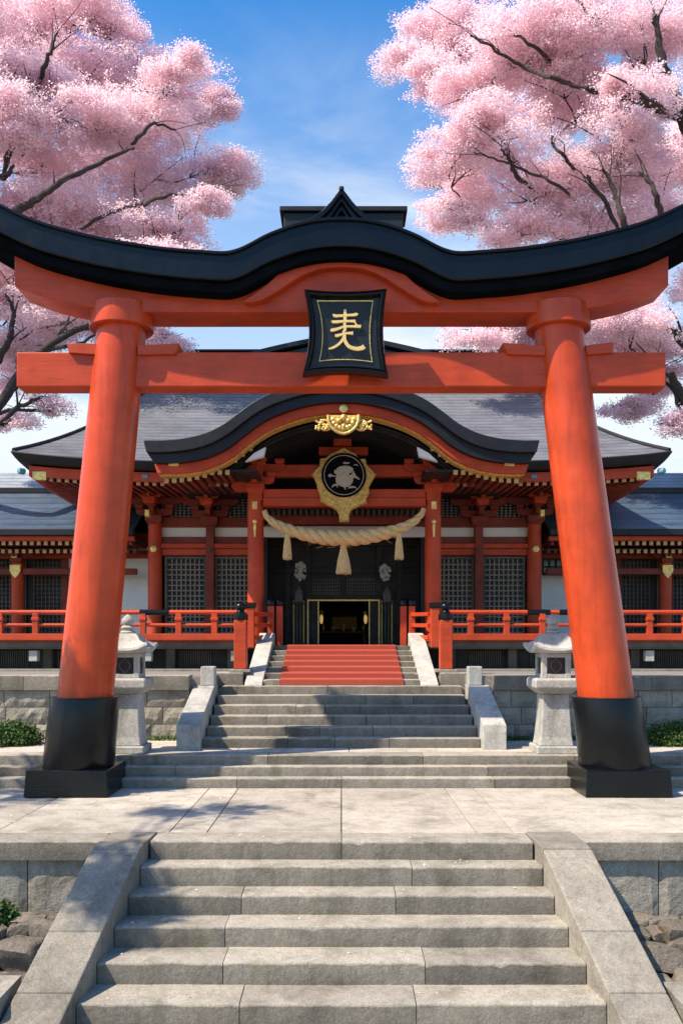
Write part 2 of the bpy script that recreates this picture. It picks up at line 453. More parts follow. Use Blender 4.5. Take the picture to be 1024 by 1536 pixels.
# upper steps
U0, UT, UR = 11.92, .30, .13
st = thing('stone_staircase', 'six granite steps with moss on the lowest riser, rising from landing to carpeted stairs', 'staircase', (0, 12.6, .36))
for k in range(6):
    g = MB(); y0 = U0 + UT*k; hw = 1.905 - .009*k
    jo = sorted(random.uniform(-1.6, 1.6) for _ in range(4))
    jo = [j + .35*(i-1.5) for i, j in enumerate(jo)]; jo = [j for i, j in enumerate(jo) if i == 0 or j - jo[i-1] > .3]
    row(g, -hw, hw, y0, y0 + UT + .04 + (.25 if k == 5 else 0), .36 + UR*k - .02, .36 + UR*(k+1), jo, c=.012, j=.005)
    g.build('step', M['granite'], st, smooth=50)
for sx in (-1, 1):
    g = MB()
    def sec2(y, z):
        xi = 1.915; xo = 2.23; r = [(sx*xi,y,.3),(sx*xo,y,.3),(sx*xo,y,z),(sx*xi,y,z)]
        return r if sx > 0 else r[::-1]
    g.loft([sec2(11.72,.60), sec2(11.735,.70), sec2(12.4, .925)], tone=.62)
    g.loft([sec2(12.407,.928), sec2(13.11,1.165), sec2(13.45,1.17)], tone=.5)
    g.build('sloping_side_slab', M['lantern'], st, bevel=.012)
for sx, side in ((-1, 'left'), (1, 'right')):
    g = MB(); x = sx*2.02; g.box(x-.105, x+.105, 13.09, 13.31, 1.16, 1.45, .6)
    o = g.build('stone_post', M['lantern'], bevel=.016, at=(x, 13.25, 1.16))
    tag(o, f'short square stone post at the head of the {side} sloping slab of the upper steps', 'stone post', 'stub posts at the top of the upper steps')

# carpeted stairs
C0, CT, CZ0 = 13.62, .335, 1.14
CR = (1.76 - CZ0)/7
st = thing('stone_staircase', 'narrow stone stairs under the red carpet at the hall entrance', 'staircase', (0, 14.7, CZ0))
for k in range(7):
    g = MB(); y0 = C0 + CT*k
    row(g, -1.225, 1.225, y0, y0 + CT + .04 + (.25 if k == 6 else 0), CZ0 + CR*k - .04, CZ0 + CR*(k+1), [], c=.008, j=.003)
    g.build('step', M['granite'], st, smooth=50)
for sx in (-1, 1):
    g = MB()
    def sec3(y, z):
        xi = 1.235; xo = 1.51; r = [(sx*xi,y,1.08),(sx*xo,y,1.08),(sx*xo,y,z),(sx*xi,y,z)]
        return r if sx > 0 else r[::-1]
    g.loft([sec3(13.52,1.15), sec3(13.56,1.19), sec3(16.0, 1.99), sec3(16.12,1.99)], tone=.75)
    g.build('sloping_side_slab', M['lantern'], st, bevel=.01)
# carpet
g = MB(); path = []
for k in range(7):
    y0 = C0 + CT*k; z0 = CZ0 + CR*k; z1 = z0 + CR
    path += [(y0-.018, z0 + (.004 if k == 0 else .016)), (y0-.018, z1 - .004), (y0-.008, z1+.014)]
path.append((C0 + CT*7 + .9, CZ0 + CR*7 + .014))
cw = .975; rings = []
for i, (y, z) in enumerate(path):
    rings.append([(-cw,y,z),(cw,y,z),(cw,y+.012,z-.012),(-cw,y+.012,z-.012)])
g.loft(rings); o = g.build('stair_carpet', M['carpet'], bevel=.003, at=(0, C0, CZ0))
tag(o, 'red carpet runner laid down the entrance stairs', 'carpet')

# ================================================================== RETAINING WALLS
def wall_rows(mb, x0, x1, y0, y1, z0, z1, rows, wmin, wmax, amp):
    for r in range(rows):
        za = z0 + (z1-z0)*r/rows; zb = z0 + (z1-z0)*(r+1)/rows
        x = x0 - random.uniform(0, .3)
        while x < x1:
            wd = random.uniform(wmin, wmax); a = max(x, x0); b = min(x+wd, x1)
            if x1 - b < .12: b = x1
            if b - a > .05: mb.hewn(a+.005, b-.005, y0, y1, za+.004, zb-.004, amp, .07, random.uniform(.15,.85))
            x = b if b == x1 else x + wd
            if b == x1: break
def coping(mb, x0, x1, y0, y1, z0, z1, wd):
    x = x0
    while x < x1 - .01:
        b = min(x + wd*random.uniform(.8, 1.25), x1)
        if x1 - b < .3: b = x1
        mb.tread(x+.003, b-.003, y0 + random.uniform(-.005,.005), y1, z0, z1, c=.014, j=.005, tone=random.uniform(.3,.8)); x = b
for sx, side in ((-1,'left'), (1,'right')):
    a, b = (-11.9, -2.19) if sx < 0 else (2.19, 11.9)
    t = thing('retaining_wall', f'front stone retaining wall with thick coping {side} of the foreground steps, above the rocks', 'wall', (sx*7, 7.95, -.8))
    g = MB(); g.box(a, b, 8.05, 8.34, -1.6, -.17); wall_rows(g, a, b, 7.93, 8.1, -.80, -.175, 1, .7, 1.3, .005); g.build('wall_face', M['wallstone'], t)
    g = MB(); coping(g, a, b, 7.87, 8.235, -.17, 0, 1.3); g.build('coping', M['granite'], t, smooth=50)
    a, b = (-11.9, -2.28) if sx < 0 else (2.28, 11.9)
    t = thing('retaining_wall', f'upper rough block retaining wall behind the {side} stone lantern', 'wall', (sx*7, 13.0, .36))
    g = MB(); wall_rows(g, a, b, 13.0, 13.2, .33, 1.095, 3, .32, .75, .02); g.build('wall_face', M['wallstone'], t)
    g = MB(); coping(g, a, b, 12.94, 13.32, 1.10, 1.32, .75); g.build('coping', M['granite'], t, smooth=50)
    g = MB(); g.tread(*sorted((sx*1.56, sx*2.2)), 13.70, 14.3, 1.1, 1.335, tone=.6); o = g.build('kerb_block', M['granite'], t, smooth=50)

# ================================================================== TORII
tor = thing('torii_gate', 'large vermilion gate with leaning pillars, black arched top beam and black plinths', 'torii gate', (0, 10.55, 0))
PD = 10.55
for (bx, by, tx, ty, blk) in ((117.5, 1157, 185, 472, (35, 162)), (923, 1157, 834, 472, (878, 1009))):
    B = P(bx, by, PD); T = P(tx, ty, PD); ax = (T - B)
    def at(z): return B + ax*((z - B.z)/ax.z)
    zt = 5.70
    rings = []
    for i in range(25):
        z = 1.0 + (zt - 1.0)*i/24; c = at(z); r = .335 - .042*((z-1)/(zt-1)); rings.append([(c.x + r*math.cos(2*math.pi*k/48), c.y + r*math.sin(2*math.pi*k/48), z) for k in range(48)])
    g = MB(); g.loft(rings); pil = g.build('pillar', M['verm_pillar'], tor, smooth=40)
    def cyl(mb, zr):
        mb.loft([[(at(z).x + r*math.cos(2*math.pi*k/48), at(z).y + r*math.sin(2*math.pi*k/48), z) for k in range(48)] for z, r in zr])
    g = MB(); cyl(g, [(.29,.422),(.30,.425),(1.13,.412),(1.152,.405),(1.155,.33)]); g.build('sleeve', M['black'], pil, smooth=40)
    g = MB(); cyl(g, [(5.60,.29),(5.601,.374),(5.608,.382),(5.862,.386),(5.87,.379),(5.871,.2)]); g.build('collar', M['verm_pillar'], pil, smooth=40)
    xa, xb = XX(blk[0], 10.09), XX(blk[1], 10.09)
    g = MB(); q = .02
    g.loft([[(xa,10.09,.002),(xb,10.09,.002),(xb,11.03,.002),(xa,11.03,.002)],[(xa+q,10.09+q,.315),(xb-q,10.09+q,.315),(xb-q,11.03-q,.315),(xa+q,11.03-q,.315)]])
    g.build('plinth', M['black'], pil, bevel=.012)

def sym(pts):    # half profile (dx, py) from centre outwards -> full
    return [(-x, y) for x, y in pts[::-1] if x > 0] + list(pts)
KT = [(0,330),(34,332),(64,338),(92,347),(116,357),(138,369),(156,377),(176,381),(212,379),(262,375),(312,368),(362,359),(412,347),(462,332),(512,309),(560,283),(600,258)]
def toworld(pts, d): return [(x*d/F, ZZ(y, d)) for x, y in pts]
kt = crom(sym(KT), 5)
DK = 10.0
top = toworld(kt, DK)
def lower(pts, a): return [(x, z - a) for x, z in pts]
g = MB()
g.slab(top, lower(top, .30), DK, 11.12)                                   # thick cap
g.build('top_beam', M['black'], tor, smooth=35, bevel=.012)
kb = tor.children[-1]
g = MB(); t2 = [(x*1.0, z) for x, z in lower(top, .297)]
g.slab(t2, lower(t2, .115), DK+.075, 11.04); g.build('under_moulding', M['matteblack'], tor, smooth=35, bevel=.015)
g = MB(); t3 = lower(top, .012); g.slab([(x, z+.035) for x, z in t3], [(x, z) for x, z in t3], DK-.035, 11.15); g.build('cap_lip', M['black'], tor, smooth=35, bevel=.008)
# red lintel under it
SD = 10.30
LB_ = crom(sym([(0,468),(150,468),(280,468),(330,466),(380,460),(440,447),(490,429)]), 6)
lb = toworld(LB_, SD); under = lower(top, .38)
lt = [(x, interp(under, x)) for x, z in lb]
g = MB(); g.slab(lt, lb, SD, 10.80); g.build('lintel', M['verm'], tor, smooth=35, bevel=.012)
# arched moulding on the lintel
AL = crom([(0,400),(32,403),(62,415),(87,431),(112,446),(128,452),(146,453)], 5); AU = crom([(0,372),(32,376),(62,386),(87,404),(112,426),(128,438),(146,450)], 5)
al = toworld(sym(AL), 10.18); au = toworld(sym(AU), 10.18)
g = MB(); g.slab(au, al, 10.18, 10.31); g.build('arched_moulding', M['verm'], tor, smooth=35, bevel=.012)
# tie beam, in one length through the pillars
ND = 10.42
g = MB(); g.box(XX(25,ND), XX(998,ND), ND, 10.72, ZZ(580,ND), ZZ(528,ND)); g.build('tie_beam', M['verm'], tor, bevel=.014)
for pts in ([(103,517),(146,517),(148,534),(105,531)], [(208,520),(270,517),(264,533),(208,534)], [(752,516),(816,521),(816,535),(760,533)], [(876,520),(918,515),(917,531),(878,534)]):
    g = MB(); g.prism([(XX(a,ND), ZZ(b,ND)) for a, b in pts][::-1], ND-.05, 10.77); g.build('wedge', M['verm'], tor, bevel=.006)
# crest: small gabled ridge riding on the top beam
CD = 10.62
cr_ = MB()
cr_.box(XX(426,CD), XX(604,CD), CD-.05, CD+.3, 6.55, ZZ(322,CD)); cr_.box(XX(420,CD), XX(610,CD), CD-.09, CD+.34, ZZ(322,CD)+.003, ZZ(314,CD))
crest = cr_.build('crest_ridge', M['roofblack'], tor, bevel=.01)
def gab(sc_, y0, y1, drop, th):
    o_ = crom([(0,282),(8,292),(18,305),(31,318),(46,328),(60,335)], 4)
    o_ = toworld(sym([(x*sc_, y+drop) for x, y in o_]), CD-.3)
    g.slab(o_, [(x*.93, z - th*(1.35 - .35*min(1,abs(x)/.4))) for x, z in o_], y0, y1)
g = MB(); gab(1.0, CD-.32, CD+.45, 0, .055); gab(.94, CD-.26, CD+.4, 9, .05); gab(.86, CD-.20, CD+.3, 18, .05); g.build('crest_gable', M['black'], crest, smooth=35, bevel=.006)
g = MB(); g.prism([(-.34, 6.6), (.34, 6.6), (.24, 6.85), (0, 7.02), (-.24, 6.85)], CD-.12, CD+.25); g.build('crest_panel', M['black'], crest)
g = MB(); g.bar((0, CD-.34, ZZ(284,CD-.3)), (0, CD+.48, ZZ(284,CD-.3)), .06, .05); g.build('crest_ridge_cap', M['roofblack'], crest, bevel=.015)

# ------------------------------------------------------------------ name plaque
PQ = 10.02
pq = thing('name_plaque', 'black plaque with flared frame and gold character hung on the gate beams', 'plaque', (0, 10.2, ZZ(496, PQ)))
def cushion(corners, mids, n=8):
    """corner and mid-edge points (px) -> closed outline with concave sides"""
    pts = []
    for i in range(4):
        a = corners[i]; b = corners[(i+1) % 4]; m = mids[i]
        for k in range(n):
            t = k/n; c = (2*m[0]-.5*(a[0]+b[0]), 2*m[1]-.5*(a[1]+b[1]))
            pts.append(((1-t)**2*a[0]+2*t*(1-t)*c[0]+t*t*b[0], (1-t)**2*a[1]+2*t*(1-t)*c[1]+t*t*b[1]))
    return pts
outl = cushion([(456,434),(580,433),(583,560),(453,558)], [(518,437.5),(575,497),(518,554),(463,497)])
cxp, cyp = 518, 497
def shr(pts, k): return [(cxp + (x-cxp)*k, cyp + (y-cyp)*k) for x, y in pts]
TIL = .10
def pq3(x, y, dep): # dep metres in front of the plaque's back plane, top leaning forward
    z = ZZ(y, PQ); return (XX(x, PQ), PQ - dep + .06 - TIL*(z - ZZ(497, PQ)), z)
prof = [(1.0,-.12),(1.0,.0),(.985,.035),(.955,.05),(.93,.03),(.915,.03),(.89,.05),(.865,.045),(.845,.01),(.83,.0),(.82,-.03)]
g = MB(); g.loft([[pq3(x, y, dp) for x, y in shr(outl, k)] for k, dp in prof], cap=False); g.build('frame', M['black'], pq, smooth=30)
g = MB(); r1 = [pq3(x, y, -.02) for x, y in shr(outl, .835)]; r2 = [pq3(x, y, -.10) for x, y in shr(outl, .99)]
g.loft([r2, r1]); brd = g.build('board', lacquer('dark_slate_lacquer', (.010,.016,.021), .45, .3), pq)
inn = cushion([(475,449),(560,449),(559,539),(478,538)], [(518,449),(555,495),(518,535.5),(483,494)])
gb = MB()
inn2 = [(cxp+(x-cxp)*.972, cyp+(y-cyp)*.972) for x, y in inn]
gb.loft([[pq3(x,y,-.025) for x,y in inn], [pq3(x,y,-.008) for x,y in inn], [pq3(x,y,-.008) for x,y in inn2], [pq3(x,y,-.025) for x,y in inn2]], cap=False)
gb.build('gold_border', M['gold'], pq)
def stroke(mb, pts, w, f3, d0, d1):
    """brush stroke: (x,y) polyline with widths, raised between depths d0 and d1"""
    pl = crom([(x, y, q) for (x, y), q in zip(pts, w)], 5); Lf = []; Rt = []
    for i, (x, y, q) in enumerate(pl):
        a = pl[max(i-1,0)]; b = pl[min(i+1,len(pl)-1)]; dx, dy = b[0]-a[0], b[1]-a[1]; l = math.hypot(dx, dy) or 1
        Lf.append((x - dy/l*q/2, y + dx/l*q/2)); Rt.append((x + dy/l*q/2, y - dx/l*q/2))
    mb.loft([[f3(*a, d0), f3(*b, d0), f3(*b, d1), f3(*a, d1)] for a, b in zip(Lf, Rt)])
g = MB(); s_ = lambda pts: [(430 + x/5.689, 420 + y/5.689) for x, y in pts]
sw = lambda l: [q/5.689 for q in l]
e = 0
for pts, wd in (
    ([(496,243),(497,290),(495,340),(492,385)], [22,27,26,24]),
    ([(398,280),(412,294),(500,290),(585,284),(598,272)], [12,22,18,22,26]),
    ([(386,334),(400,344),(500,338),(586,338)], [10,22,17,22]),
    ([(578,338),(592,366),(612,380),(634,382)], [14,12,20,26]),
    ([(372,412),(392,412),(440,400),(490,384),(560,382),(632,382)], [18,26,20,18,18,24]),
    ([(492,385),(497,410),(484,425),(490,450)], [24,22,18,26]),
    ([(410,458),(440,456),(500,440),(566,438)], [18,22,16,24]),
    ([(492,450),(478,490),(436,535),(390,560),(356,568)], [26,24,20,18,10]),
    ([(490,448),(496,500),(530,548),(590,568),(640,562),(662,548)], [28,28,28,30,34,38])):
    e += .0008; stroke(g, s_(pts), sw(wd), pq3, -.024, .002 + e)
g.build('gold_character', simple('gold_leaf', (.83,.58,.22), .5, .15, 30, .003, .2), pq)

# ------------------------------------------------------------------ stone lanterns
def lantern():
    t = thing('stone_lantern', '', 'stone lantern', (0,0,0), 'stone lanterns flanking the upper steps')
    def sq(h, z): return [(-h,-h,z),(h,-h,z),(h,h,z),(-h,h,z)]
    g = MB(); g.loft([sq(.262,0), sq(.262,.085), sq(.252,.10)], tone=.45); g.build('base', M['lantern'], t, bevel=.012)
    g = MB(); g.loft([sq(.22,.10), sq(.202,.22), sq(.178,.60), sq(.17,.78)], tone=.6); g.build('shaft', M['lantern'], t, bevel=.014)
    g = MB(); g.loft([sq(.20,.78), sq(.288,.865), sq(.288,.965), sq(.26,.985)], tone=.55); g.build('platform', M['lantern'], t, bevel=.012)
    # fire box: four corner posts, sills, panes
    g = MB(); h = .19; zb, zt_ = .985, 1.31
    for a in (-1,1):
        for b in (-1,1): g.box(a*h, a*(h-.07), b*h, b*(h-.07), zb, zt_, .55)
    for zz in ((zb, zb+.055), (zt_-.055, zt_)):
        g.box(-h+.004, h-.004, -h+.004, h-.004, *zz, .55)
    fb = g.build('fire_box', M['lantern'], t, bevel=.006)
    for dx, dy in ((0,-1),(0,1),(-1,0),(1,0)):
        g = MB(); q = h-.03
        if dx == 0: g.box(-.122,.122, dy*q-.006, dy*q+.006, zb+.05, zt_-.05)
        else: g.box(dx*q-.006, dx*q+.006, -.122,.122, zb+.05, zt_-.05)
        pane = g.build('pane', M['glass'], fb)
        g = MB()
        for sgn in (-1, 1):
            pts = []
            for i in range(9):
                u = i/8; pts.append((sgn*.07*math.sin(u*math.pi), zb+.07 + (zt_-zb-.14)*u))
            for (a0, z0), (a1, z1) in zip(pts[:-1], pts[1:]):
                if dx == 0: g.bar((a0, dy*(q+.012), z0), (a1, dy*(q+.012), z1), .014, .014)
                else: g.bar((dx*(q+.012), a0, z0), (dx*(q+.012), a1, z1), .014, .014)
        g.build('tracery', M['brownwood'], pane)
    # roof: square, concave, corners turned up
    rings = []; n = 6
    def ring(h, z, lift):
        r = []
        for k in range(4):
            for i in range(n):
                u = -1 + 2*i/n
                c = [(u,-1),(1,u),(-u,1),(-1,-u)][k]
                bul = 1 + .10*abs(u)**3*(lift > 0.02)
                r.append((c[0]*h*bul, c[1]*h*bul, z + lift*abs(u)**3))
        return r
    prof = [(.19,1.31,0),(.285,1.315,.07),(.30,1.345,.08),(.292,1.375,.08),(.245,1.405,.045),(.205,1.46,.02),(.165,1.535,.005),(.135,1.565,0),(.10,1.57,0)]
    g = MB(); g.loft([ring(*p) for p in prof], tone=.7); g.build('roof', M['lantern'], t, smooth=32)
    g = MB(); g.lathe([(.085,1.565),(.10,1.585),(.085,1.605),(.06,1.612),(.082,1.63),(.09,1.65),(.07,1.672),(.05,1.68),(.074,1.70),(.084,1.73),(.074,1.765),(.04,1.80),(.008,1.825)], 20, tone=.65)
    g.build('finial', M['lantern'], t, smooth=50)
    return t
la = lantern(); la.location = (-2.83, 11.50, .36)
lb2 = copy_tree(la); lb2.location = (2.80, 11.50, .36)
la['label'] = 'grey stone lantern partly behind the left red pillar'
lb2['label'] = 'grey stone lantern partly behind the right red pillar'

# ------------------------------------------------------------------ newel posts
def newel():
    t = thing('newel_post', '', 'newel post', (0,0,0), 'newel posts at the foot of the carpeted stairs')
    g = MB(); g.box(-.17,.17,-.17,.17,0,.05,.6); g.build('foot_stone', M['granite'], t, bevel=.01)
    g = MB(); g.box(-.1,.1,-.1,.1,.05,.84); g.build('shaft', M['hallred'], t, bevel=.012)
    g = MB(); g.lathe([(.116,.84),(.118,.85),(.118,.93),(.108,.94),(.085,.945),(.083,.965),(.075,.97),(.06,.985),(.058,1.0),(.082,1.02),(.094,1.05),(.090,1.08),(.068,1.105),(.035,1.125),(.008,1.14)], 24)
    g.build('cap', M['black'], t, smooth=40); return t
na = newel(); na.location = (-1.625, 14.0, 1.335); nb = copy_tree(na); nb.location = (1.68, 14.0, 1.335)
na['label'] = 'orange newel post with black onion cap left of the red carpet stairs'
nb['label'] = 'orange newel post with black onion cap right of the red carpet stairs'

# ================================================================== MAIN HALL
hall = thing('shrine_hall', 'vermilion shrine hall with sweeping grey roof and arched entrance gable', 'shrine hall', (0, 21.5, 1.3))
EY, RY = 16.2, 21.5          # front eave and ridge distances
def ring(hw, yf, yb, z, lift, n=24, pw=4):
    r = []
    for k in range(4):
        for i in range(n):
            u = -1 + 2*i/n
            if k == 0: p = (u*hw, yf)
            elif k == 1: p = (hw, yf + (yb-yf)*(u+1)/2)
            elif k == 2: p = (-u*hw, yb)
            else: p = (-hw, yb + (yf-yb)*(u+1)/2)
            r.append((p[0], p[1], z + lift*abs(u)**pw))
    return r
def roof_ring(s):
    hw = 6.16 - 2.15*s - .15*math.sin(s*math.pi)*.6; yf = EY + (RY-.12-EY)*s; yb = 2*RY - yf
    z = 5.20 + 3.62*(.66*s + .34*s*s); return ring(hw, yf, yb, z, .20*(1-s)**2)
g = MB(); g.loft([roof_ring(i/20) for i in range(21)], cap=False)
PC = lambda c: abs(c.x) < 1.9 and c.y < 18.2     # the main eave stops where the porch roof joins it
roof = g.cut(PC).build('roof', M['shingle'], hall, smooth=60)
g = MB()
g.loft([ring(6.16,EY,2*RY-EY,5.20,.20), ring(6.175,EY-.015,2*RY-EY+.015,5.18,.20), ring(6.12,EY+.04,2*RY-EY-.04,5.10,.19), ring(6.06,EY+.10,2*RY-EY-.10,5.045,.17), ring(5.9,EY+.26,2*RY-EY-.26,5.04,.16)], cap=False)
g.cut(PC).build('fascia', M['roofblack'], roof, smooth=30)
g = MB(); g.loft([ring(5.92,EY+.24,2*RY-EY-.24,5.02,.15), ring(5.92,EY+.24,2*RY-EY-.24,4.855,.12), ring(5.80,EY+.36,2*RY-EY-.36,4.855,.12)], cap=False)
g.cut(PC).build('eave_beam', M['hallred'], roof, smooth=30)
# gold shoes at eave beam corners and along it
for sx in (-1, 1):
    g = MB(); x = sx*5.72; g.box(x-.13, x+.13, EY+.225, EY+.30, 4.90, 5.06); g.build('gold_shoe', M['gold'], roof, bevel=.008)
    g = MB(); x = sx*5.95; g.lathe([(.05,0),(.06,.02),(.06,.12),(.03,.14)], 14, (x+sx*.02, EY+.16, 5.04), (sx*.7,-.7,0)); g.build('corner_cap', M['teal'], roof, smooth=40)
    for px in ((218, 290) if sx < 0 else (724, 800)):
        g = MB(); x = XX(px, EY+.24); g.box(x-.055, x+.055, EY+.215, EY+.26, 4.93, 5.0); g.build('patina_clasp', M['teal'], roof, bevel=.006)
# soffit and rafters
SW, SYF = 4.25, 18.45
g = MB(); g.loft([ring(5.86,EY+.30,2*RY-EY-.30,4.90,.12), ring(SW,SYF,2*RY-SYF,5.02,0)], cap=False); g.cut(PC).build('soffit', M['blackwood'], roof, smooth=30)
def rafter(parent, p, q, w=.065, h=.075, name='rafter'):
    """one rafter with a painted tip"""
    g = MB(); p = Vector(p); q = Vector(q); g.bar(p, q, w, h); g.cm = 1
    t = p + (p-q).normalized()*.012; g.bar(t, p - (p-q).normalized()*.001, w+.012, h+.008)
    return g.build(name, [M['darkred'], M['cream']], parent)
xx = -5.7
while xx < 5.71:
    lf = .12*(abs(xx)/5.86)**4; yb_ = SYF if abs(xx) < SW else EY + .5 + (5.9-abs(xx))*1.2
    if abs(xx) > 1.85: rafter(roof, (xx, EY+.38, 4.84+lf), (xx, yb_, 4.93+lf*.3))
    xx += .152
raf = MB()
for sx in (-1, 1):
    yy = EY + .8
    while yy < 26:
        u = (yy-RY)/(RY-EY); lf = .12*abs(u)**4; xi = SW if yy > SYF else 5.9 - (yy - EY - .4)/1.25
        raf.bar((sx*5.78, yy, 4.84+lf), (sx*xi, yy, 4.93), .065, .075); yy += .16
tag(raf.build('side_rafters', M['darkred'], roof), kind='stuff')
# hip ridges and top ridge
for sx in (-1, 1):
    for sy in (-1, 1):
        g = MB(); pts = []
        for i in range(15):
            s = i/14; hw_ = 6.16 - 2.15*s - .09*math.sin(s*math.pi); yf = EY + (RY-.12-EY)*s; z = 5.20 + 3.62*(.66*s+.34*s*s) + .20*(1-s)**2
            pts.append((sx*hw_*.995, yf+.02 if sy < 0 else 2*RY-yf-.02, z+.015))
        g.tube(pts, .045, 8); g.build('hip_ridge', M['roofblack'], roof, smooth=60)
g = MB(); g.box(-4.15, 4.15, RY-.22, RY+.22, 8.72, 8.95); g.box(-4.25, 4.25, RY-.28, RY+.28, 8.953, 9.01); g.build('ridge', M['roofblack'], roof, bevel=.02)
# cross gable at the ridge centre
o_ = crom([(0,499),(40,506),(80,514),(130,526),(170,540),(200,556)], 4); GD = 20.4
gp = toworld(sym(o_), GD)
g = MB(); g.slab(gp, [(x*.97, z-.10) for x, z in gp], GD, 22.6); g.slab([(x*.9, z-.14) for x, z in gp], [(x*.88, z-.26) for x, z in gp], GD+.12, 22.5); g.slab([(x*.82, z-.30) for x, z in gp], [(x*.8, z-.42) for x, z in gp], GD+.24, 22.4)
g.build('cross_gable', M['roofblack'], roof, smooth=30)
g = MB(); g.prism([(-2.0,8.0),(2.0,8.0),(0,9.0)], GD+.4, 22.3); g.build('gable_wall', M['blackwood'], roof)

# ---- arched porch roof
PF = 15.0
ptop = crom(sym([(0,569),(34,571),(66,577),(98,587),(126,600),(152,618),(176,636),(204,650),(236,658),(268,661),(297,661)]), 4)
pt = toworld(ptop, PF)
g = MB(); g.slab([(x, z+.0) for x, z in pt], [(x*.995, z-.10) for x, z in pt], PF+.10, 18.6); porch = g.build('porch_roof', M['shingle'], hall, smooth=60)
g = MB(); g.slab([(x, z+.012) for x, z in pt], [(x*.985, z-.20) for x, z in pt], PF, PF+.6)
g.build('gable_board', M['roofblack'], porch, smooth=30, bevel=.012)
pl_ = [(x*.985, z-.197) for x, z in pt]
g = MB(); g.slab(pl_, [(x*.965, z-.17) for x, z in pl_], PF+.07, PF+.62); g.build('gable_board_lower', M['roofblack'], porch, smooth=30, bevel=.012)
pr_ = [(x*.955, z-.363+.0) for x, z in pt]
g = MB(); g.slab(pr_, [(x*.985, z-.17) for x, z in pr_], PF+.18, PF+.5); g.build('gable_trim', M['hallred'], porch, smooth=30, bevel=.015)
pg_ = [(x*.985, z-.168) for x, z in pr_]
g = MB(); g.slab(pg_, [(x*.99, z-.028) for x, z in pg_], PF+.26, PF+.5); g.build('gable_lining', M['oldgold'], porch, smooth=30)
# ceiling of the porch: curved ribs
g = MB(); pc = [(x*.93, z-.60) for x, z in pt if abs(x) < 2.2]
g.slab(pc, [(x, z-.03) for x, z in pc], PF+.5, 18.5); g.build('porch_ceiling', M['blackwood'], porch, smooth=40)
g = MB()
for k in range(16):
    y = PF + .58 + k*.17; g.slab([(x, z-.03) for x, z in pc], [(x, z-.085) for x, z in pc], y, y+.05)
g.build('ceiling_ribs', M['blackwood'], porch, smooth=30)
# flat porch soffits at the two ends with rafter tips
for sx in (-1, 1):
    g = MB(); a, b = sorted((sx*1.5, sx*3.2)); g.box(a, b, PF+.45, 18.4, 4.86, 4.90); g.build('soffit', M['blackwood'], porch)
    x = sx*1.62
    while abs(x) < 3.15:
        zz = interp(sorted(pt), x) - .60; zz = min(zz, 4.86) if abs(x) > 2.0 else zz-.02
        rafter(porch, (x, PF+.42, zz-.02), (x, 16.6, zz+.02)); x += sx*.135
    x = sx*2.93; g = MB(); g.box(x-.085, x+.085, PF+.14, PF+.25, 4.90, 5.085); g.build('gold_shoe', M['gold'], porch, bevel=.008)
    g = MB(); q = [(367,692),(371,690),(397,681),(397,669),(392,671)] ; dpt = PF+.30
    pp = [((a-512)*dpt/F*-1*sx, ZZ(b, dpt)) for a, b in [(367,691),(395,683),(398,669),(381,678)]]
    g.prism(pp if sx > 0 else pp[::-1], PF+.36, PF+.5); g.build('white_beam_end', M['plaster'], porch, bevel=.006)
# gilded gable ornament
OD = PF + .12
def pg(px, py, d): return (XX(px, d), ZZ(py, d))
g = MB(); half = [(480,624),(540,624)]
shell = [(492,623),(493,632),(497,641),(505,648),(515,651),(525,648),(533,641),(537,632),(538,623)]
g.prism([pg(a, b, OD) for a, b in shell][::-1], OD-.02, OD+.10)
orn = g.build('gable_ornament', M['oldgold'], hall, bevel=.02)
g = MB()
rim = crom([(492,623)] + shell[1:-1] + [(538,623)], 3)
g.tube([(XX(a,OD), OD-.03, ZZ(b,OD)) for a, b in rim], .028, 8)
for i in range(9):
    an = math.pi*(i+.5)/9; a = 515 + 16*math.cos(an); b = 627 + 16*math.sin(an)
    g.lathe([(.001,-.02),(.035,-.012),(.045,.01),(.02,.035),(.001,.04)], 10, (XX(a,OD), OD-.03, ZZ(b,OD)), (0,-1,0))
for a, b, r in ((508,632,.05),(522,632,.05),(515,640,.045),(515,627,.06)):
    g.lathe([(.001,-.02),(r,-.01),(r,.015),(r*.5,.05),(.001,.055)], 12, (XX(a,OD), OD-.03, ZZ(b,OD)), (0,-1,0))
g.build('gilded_carving', M['gold'], orn, smooth=50)
for sx in (-1, 1):
    g = MB()
    for i in range(26):
        u = i/25; cx_ = 515 + sx*(23 + 18*u + random.uniform(-2,2)); cy_ = 636 + 6*math.sin(u*9)*(1-u*.4) + random.uniform(-3,3) + 2*u
        r = .035*(1-.35*u)
        g.lathe([(.001,-.015),(r,-.01),(r*.9,.012),(.001,.03)], 8, (XX(cx_,OD), OD-.0, ZZ(cy_,OD)), (random.uniform(-.4,.4),-1,random.uniform(-.4,.4)))
    cl_ = [(515+sx*22, 632),(515+sx*29,630),(515+sx*35,634),(515+sx*42,631)]
    g.tube([(XX(a,OD), OD+.01, ZZ(b,OD)) for a, b in crom(cl_, 4)], .022, 8)
    cl_ = [(515+sx*20, 643),(515+sx*28,645),(515+sx*35,642),(515+sx*42,640)]
    g.tube([(XX(a,OD), OD+.01, ZZ(b,OD)) for a, b in crom(cl_, 4)], .022, 8)
    g.build('gilded_scroll', M['gold'], orn, smooth=50)
g = MB(); g.lathe([(.001,-.01),(.07,-.01),(.075,.01),(.04,.03),(.001,.03)], 16, (XX(515,OD), PF+.15, ZZ(612,OD)), (0,-1,0)); g.build('gilded_boss', M['gold'], orn, smooth=40)

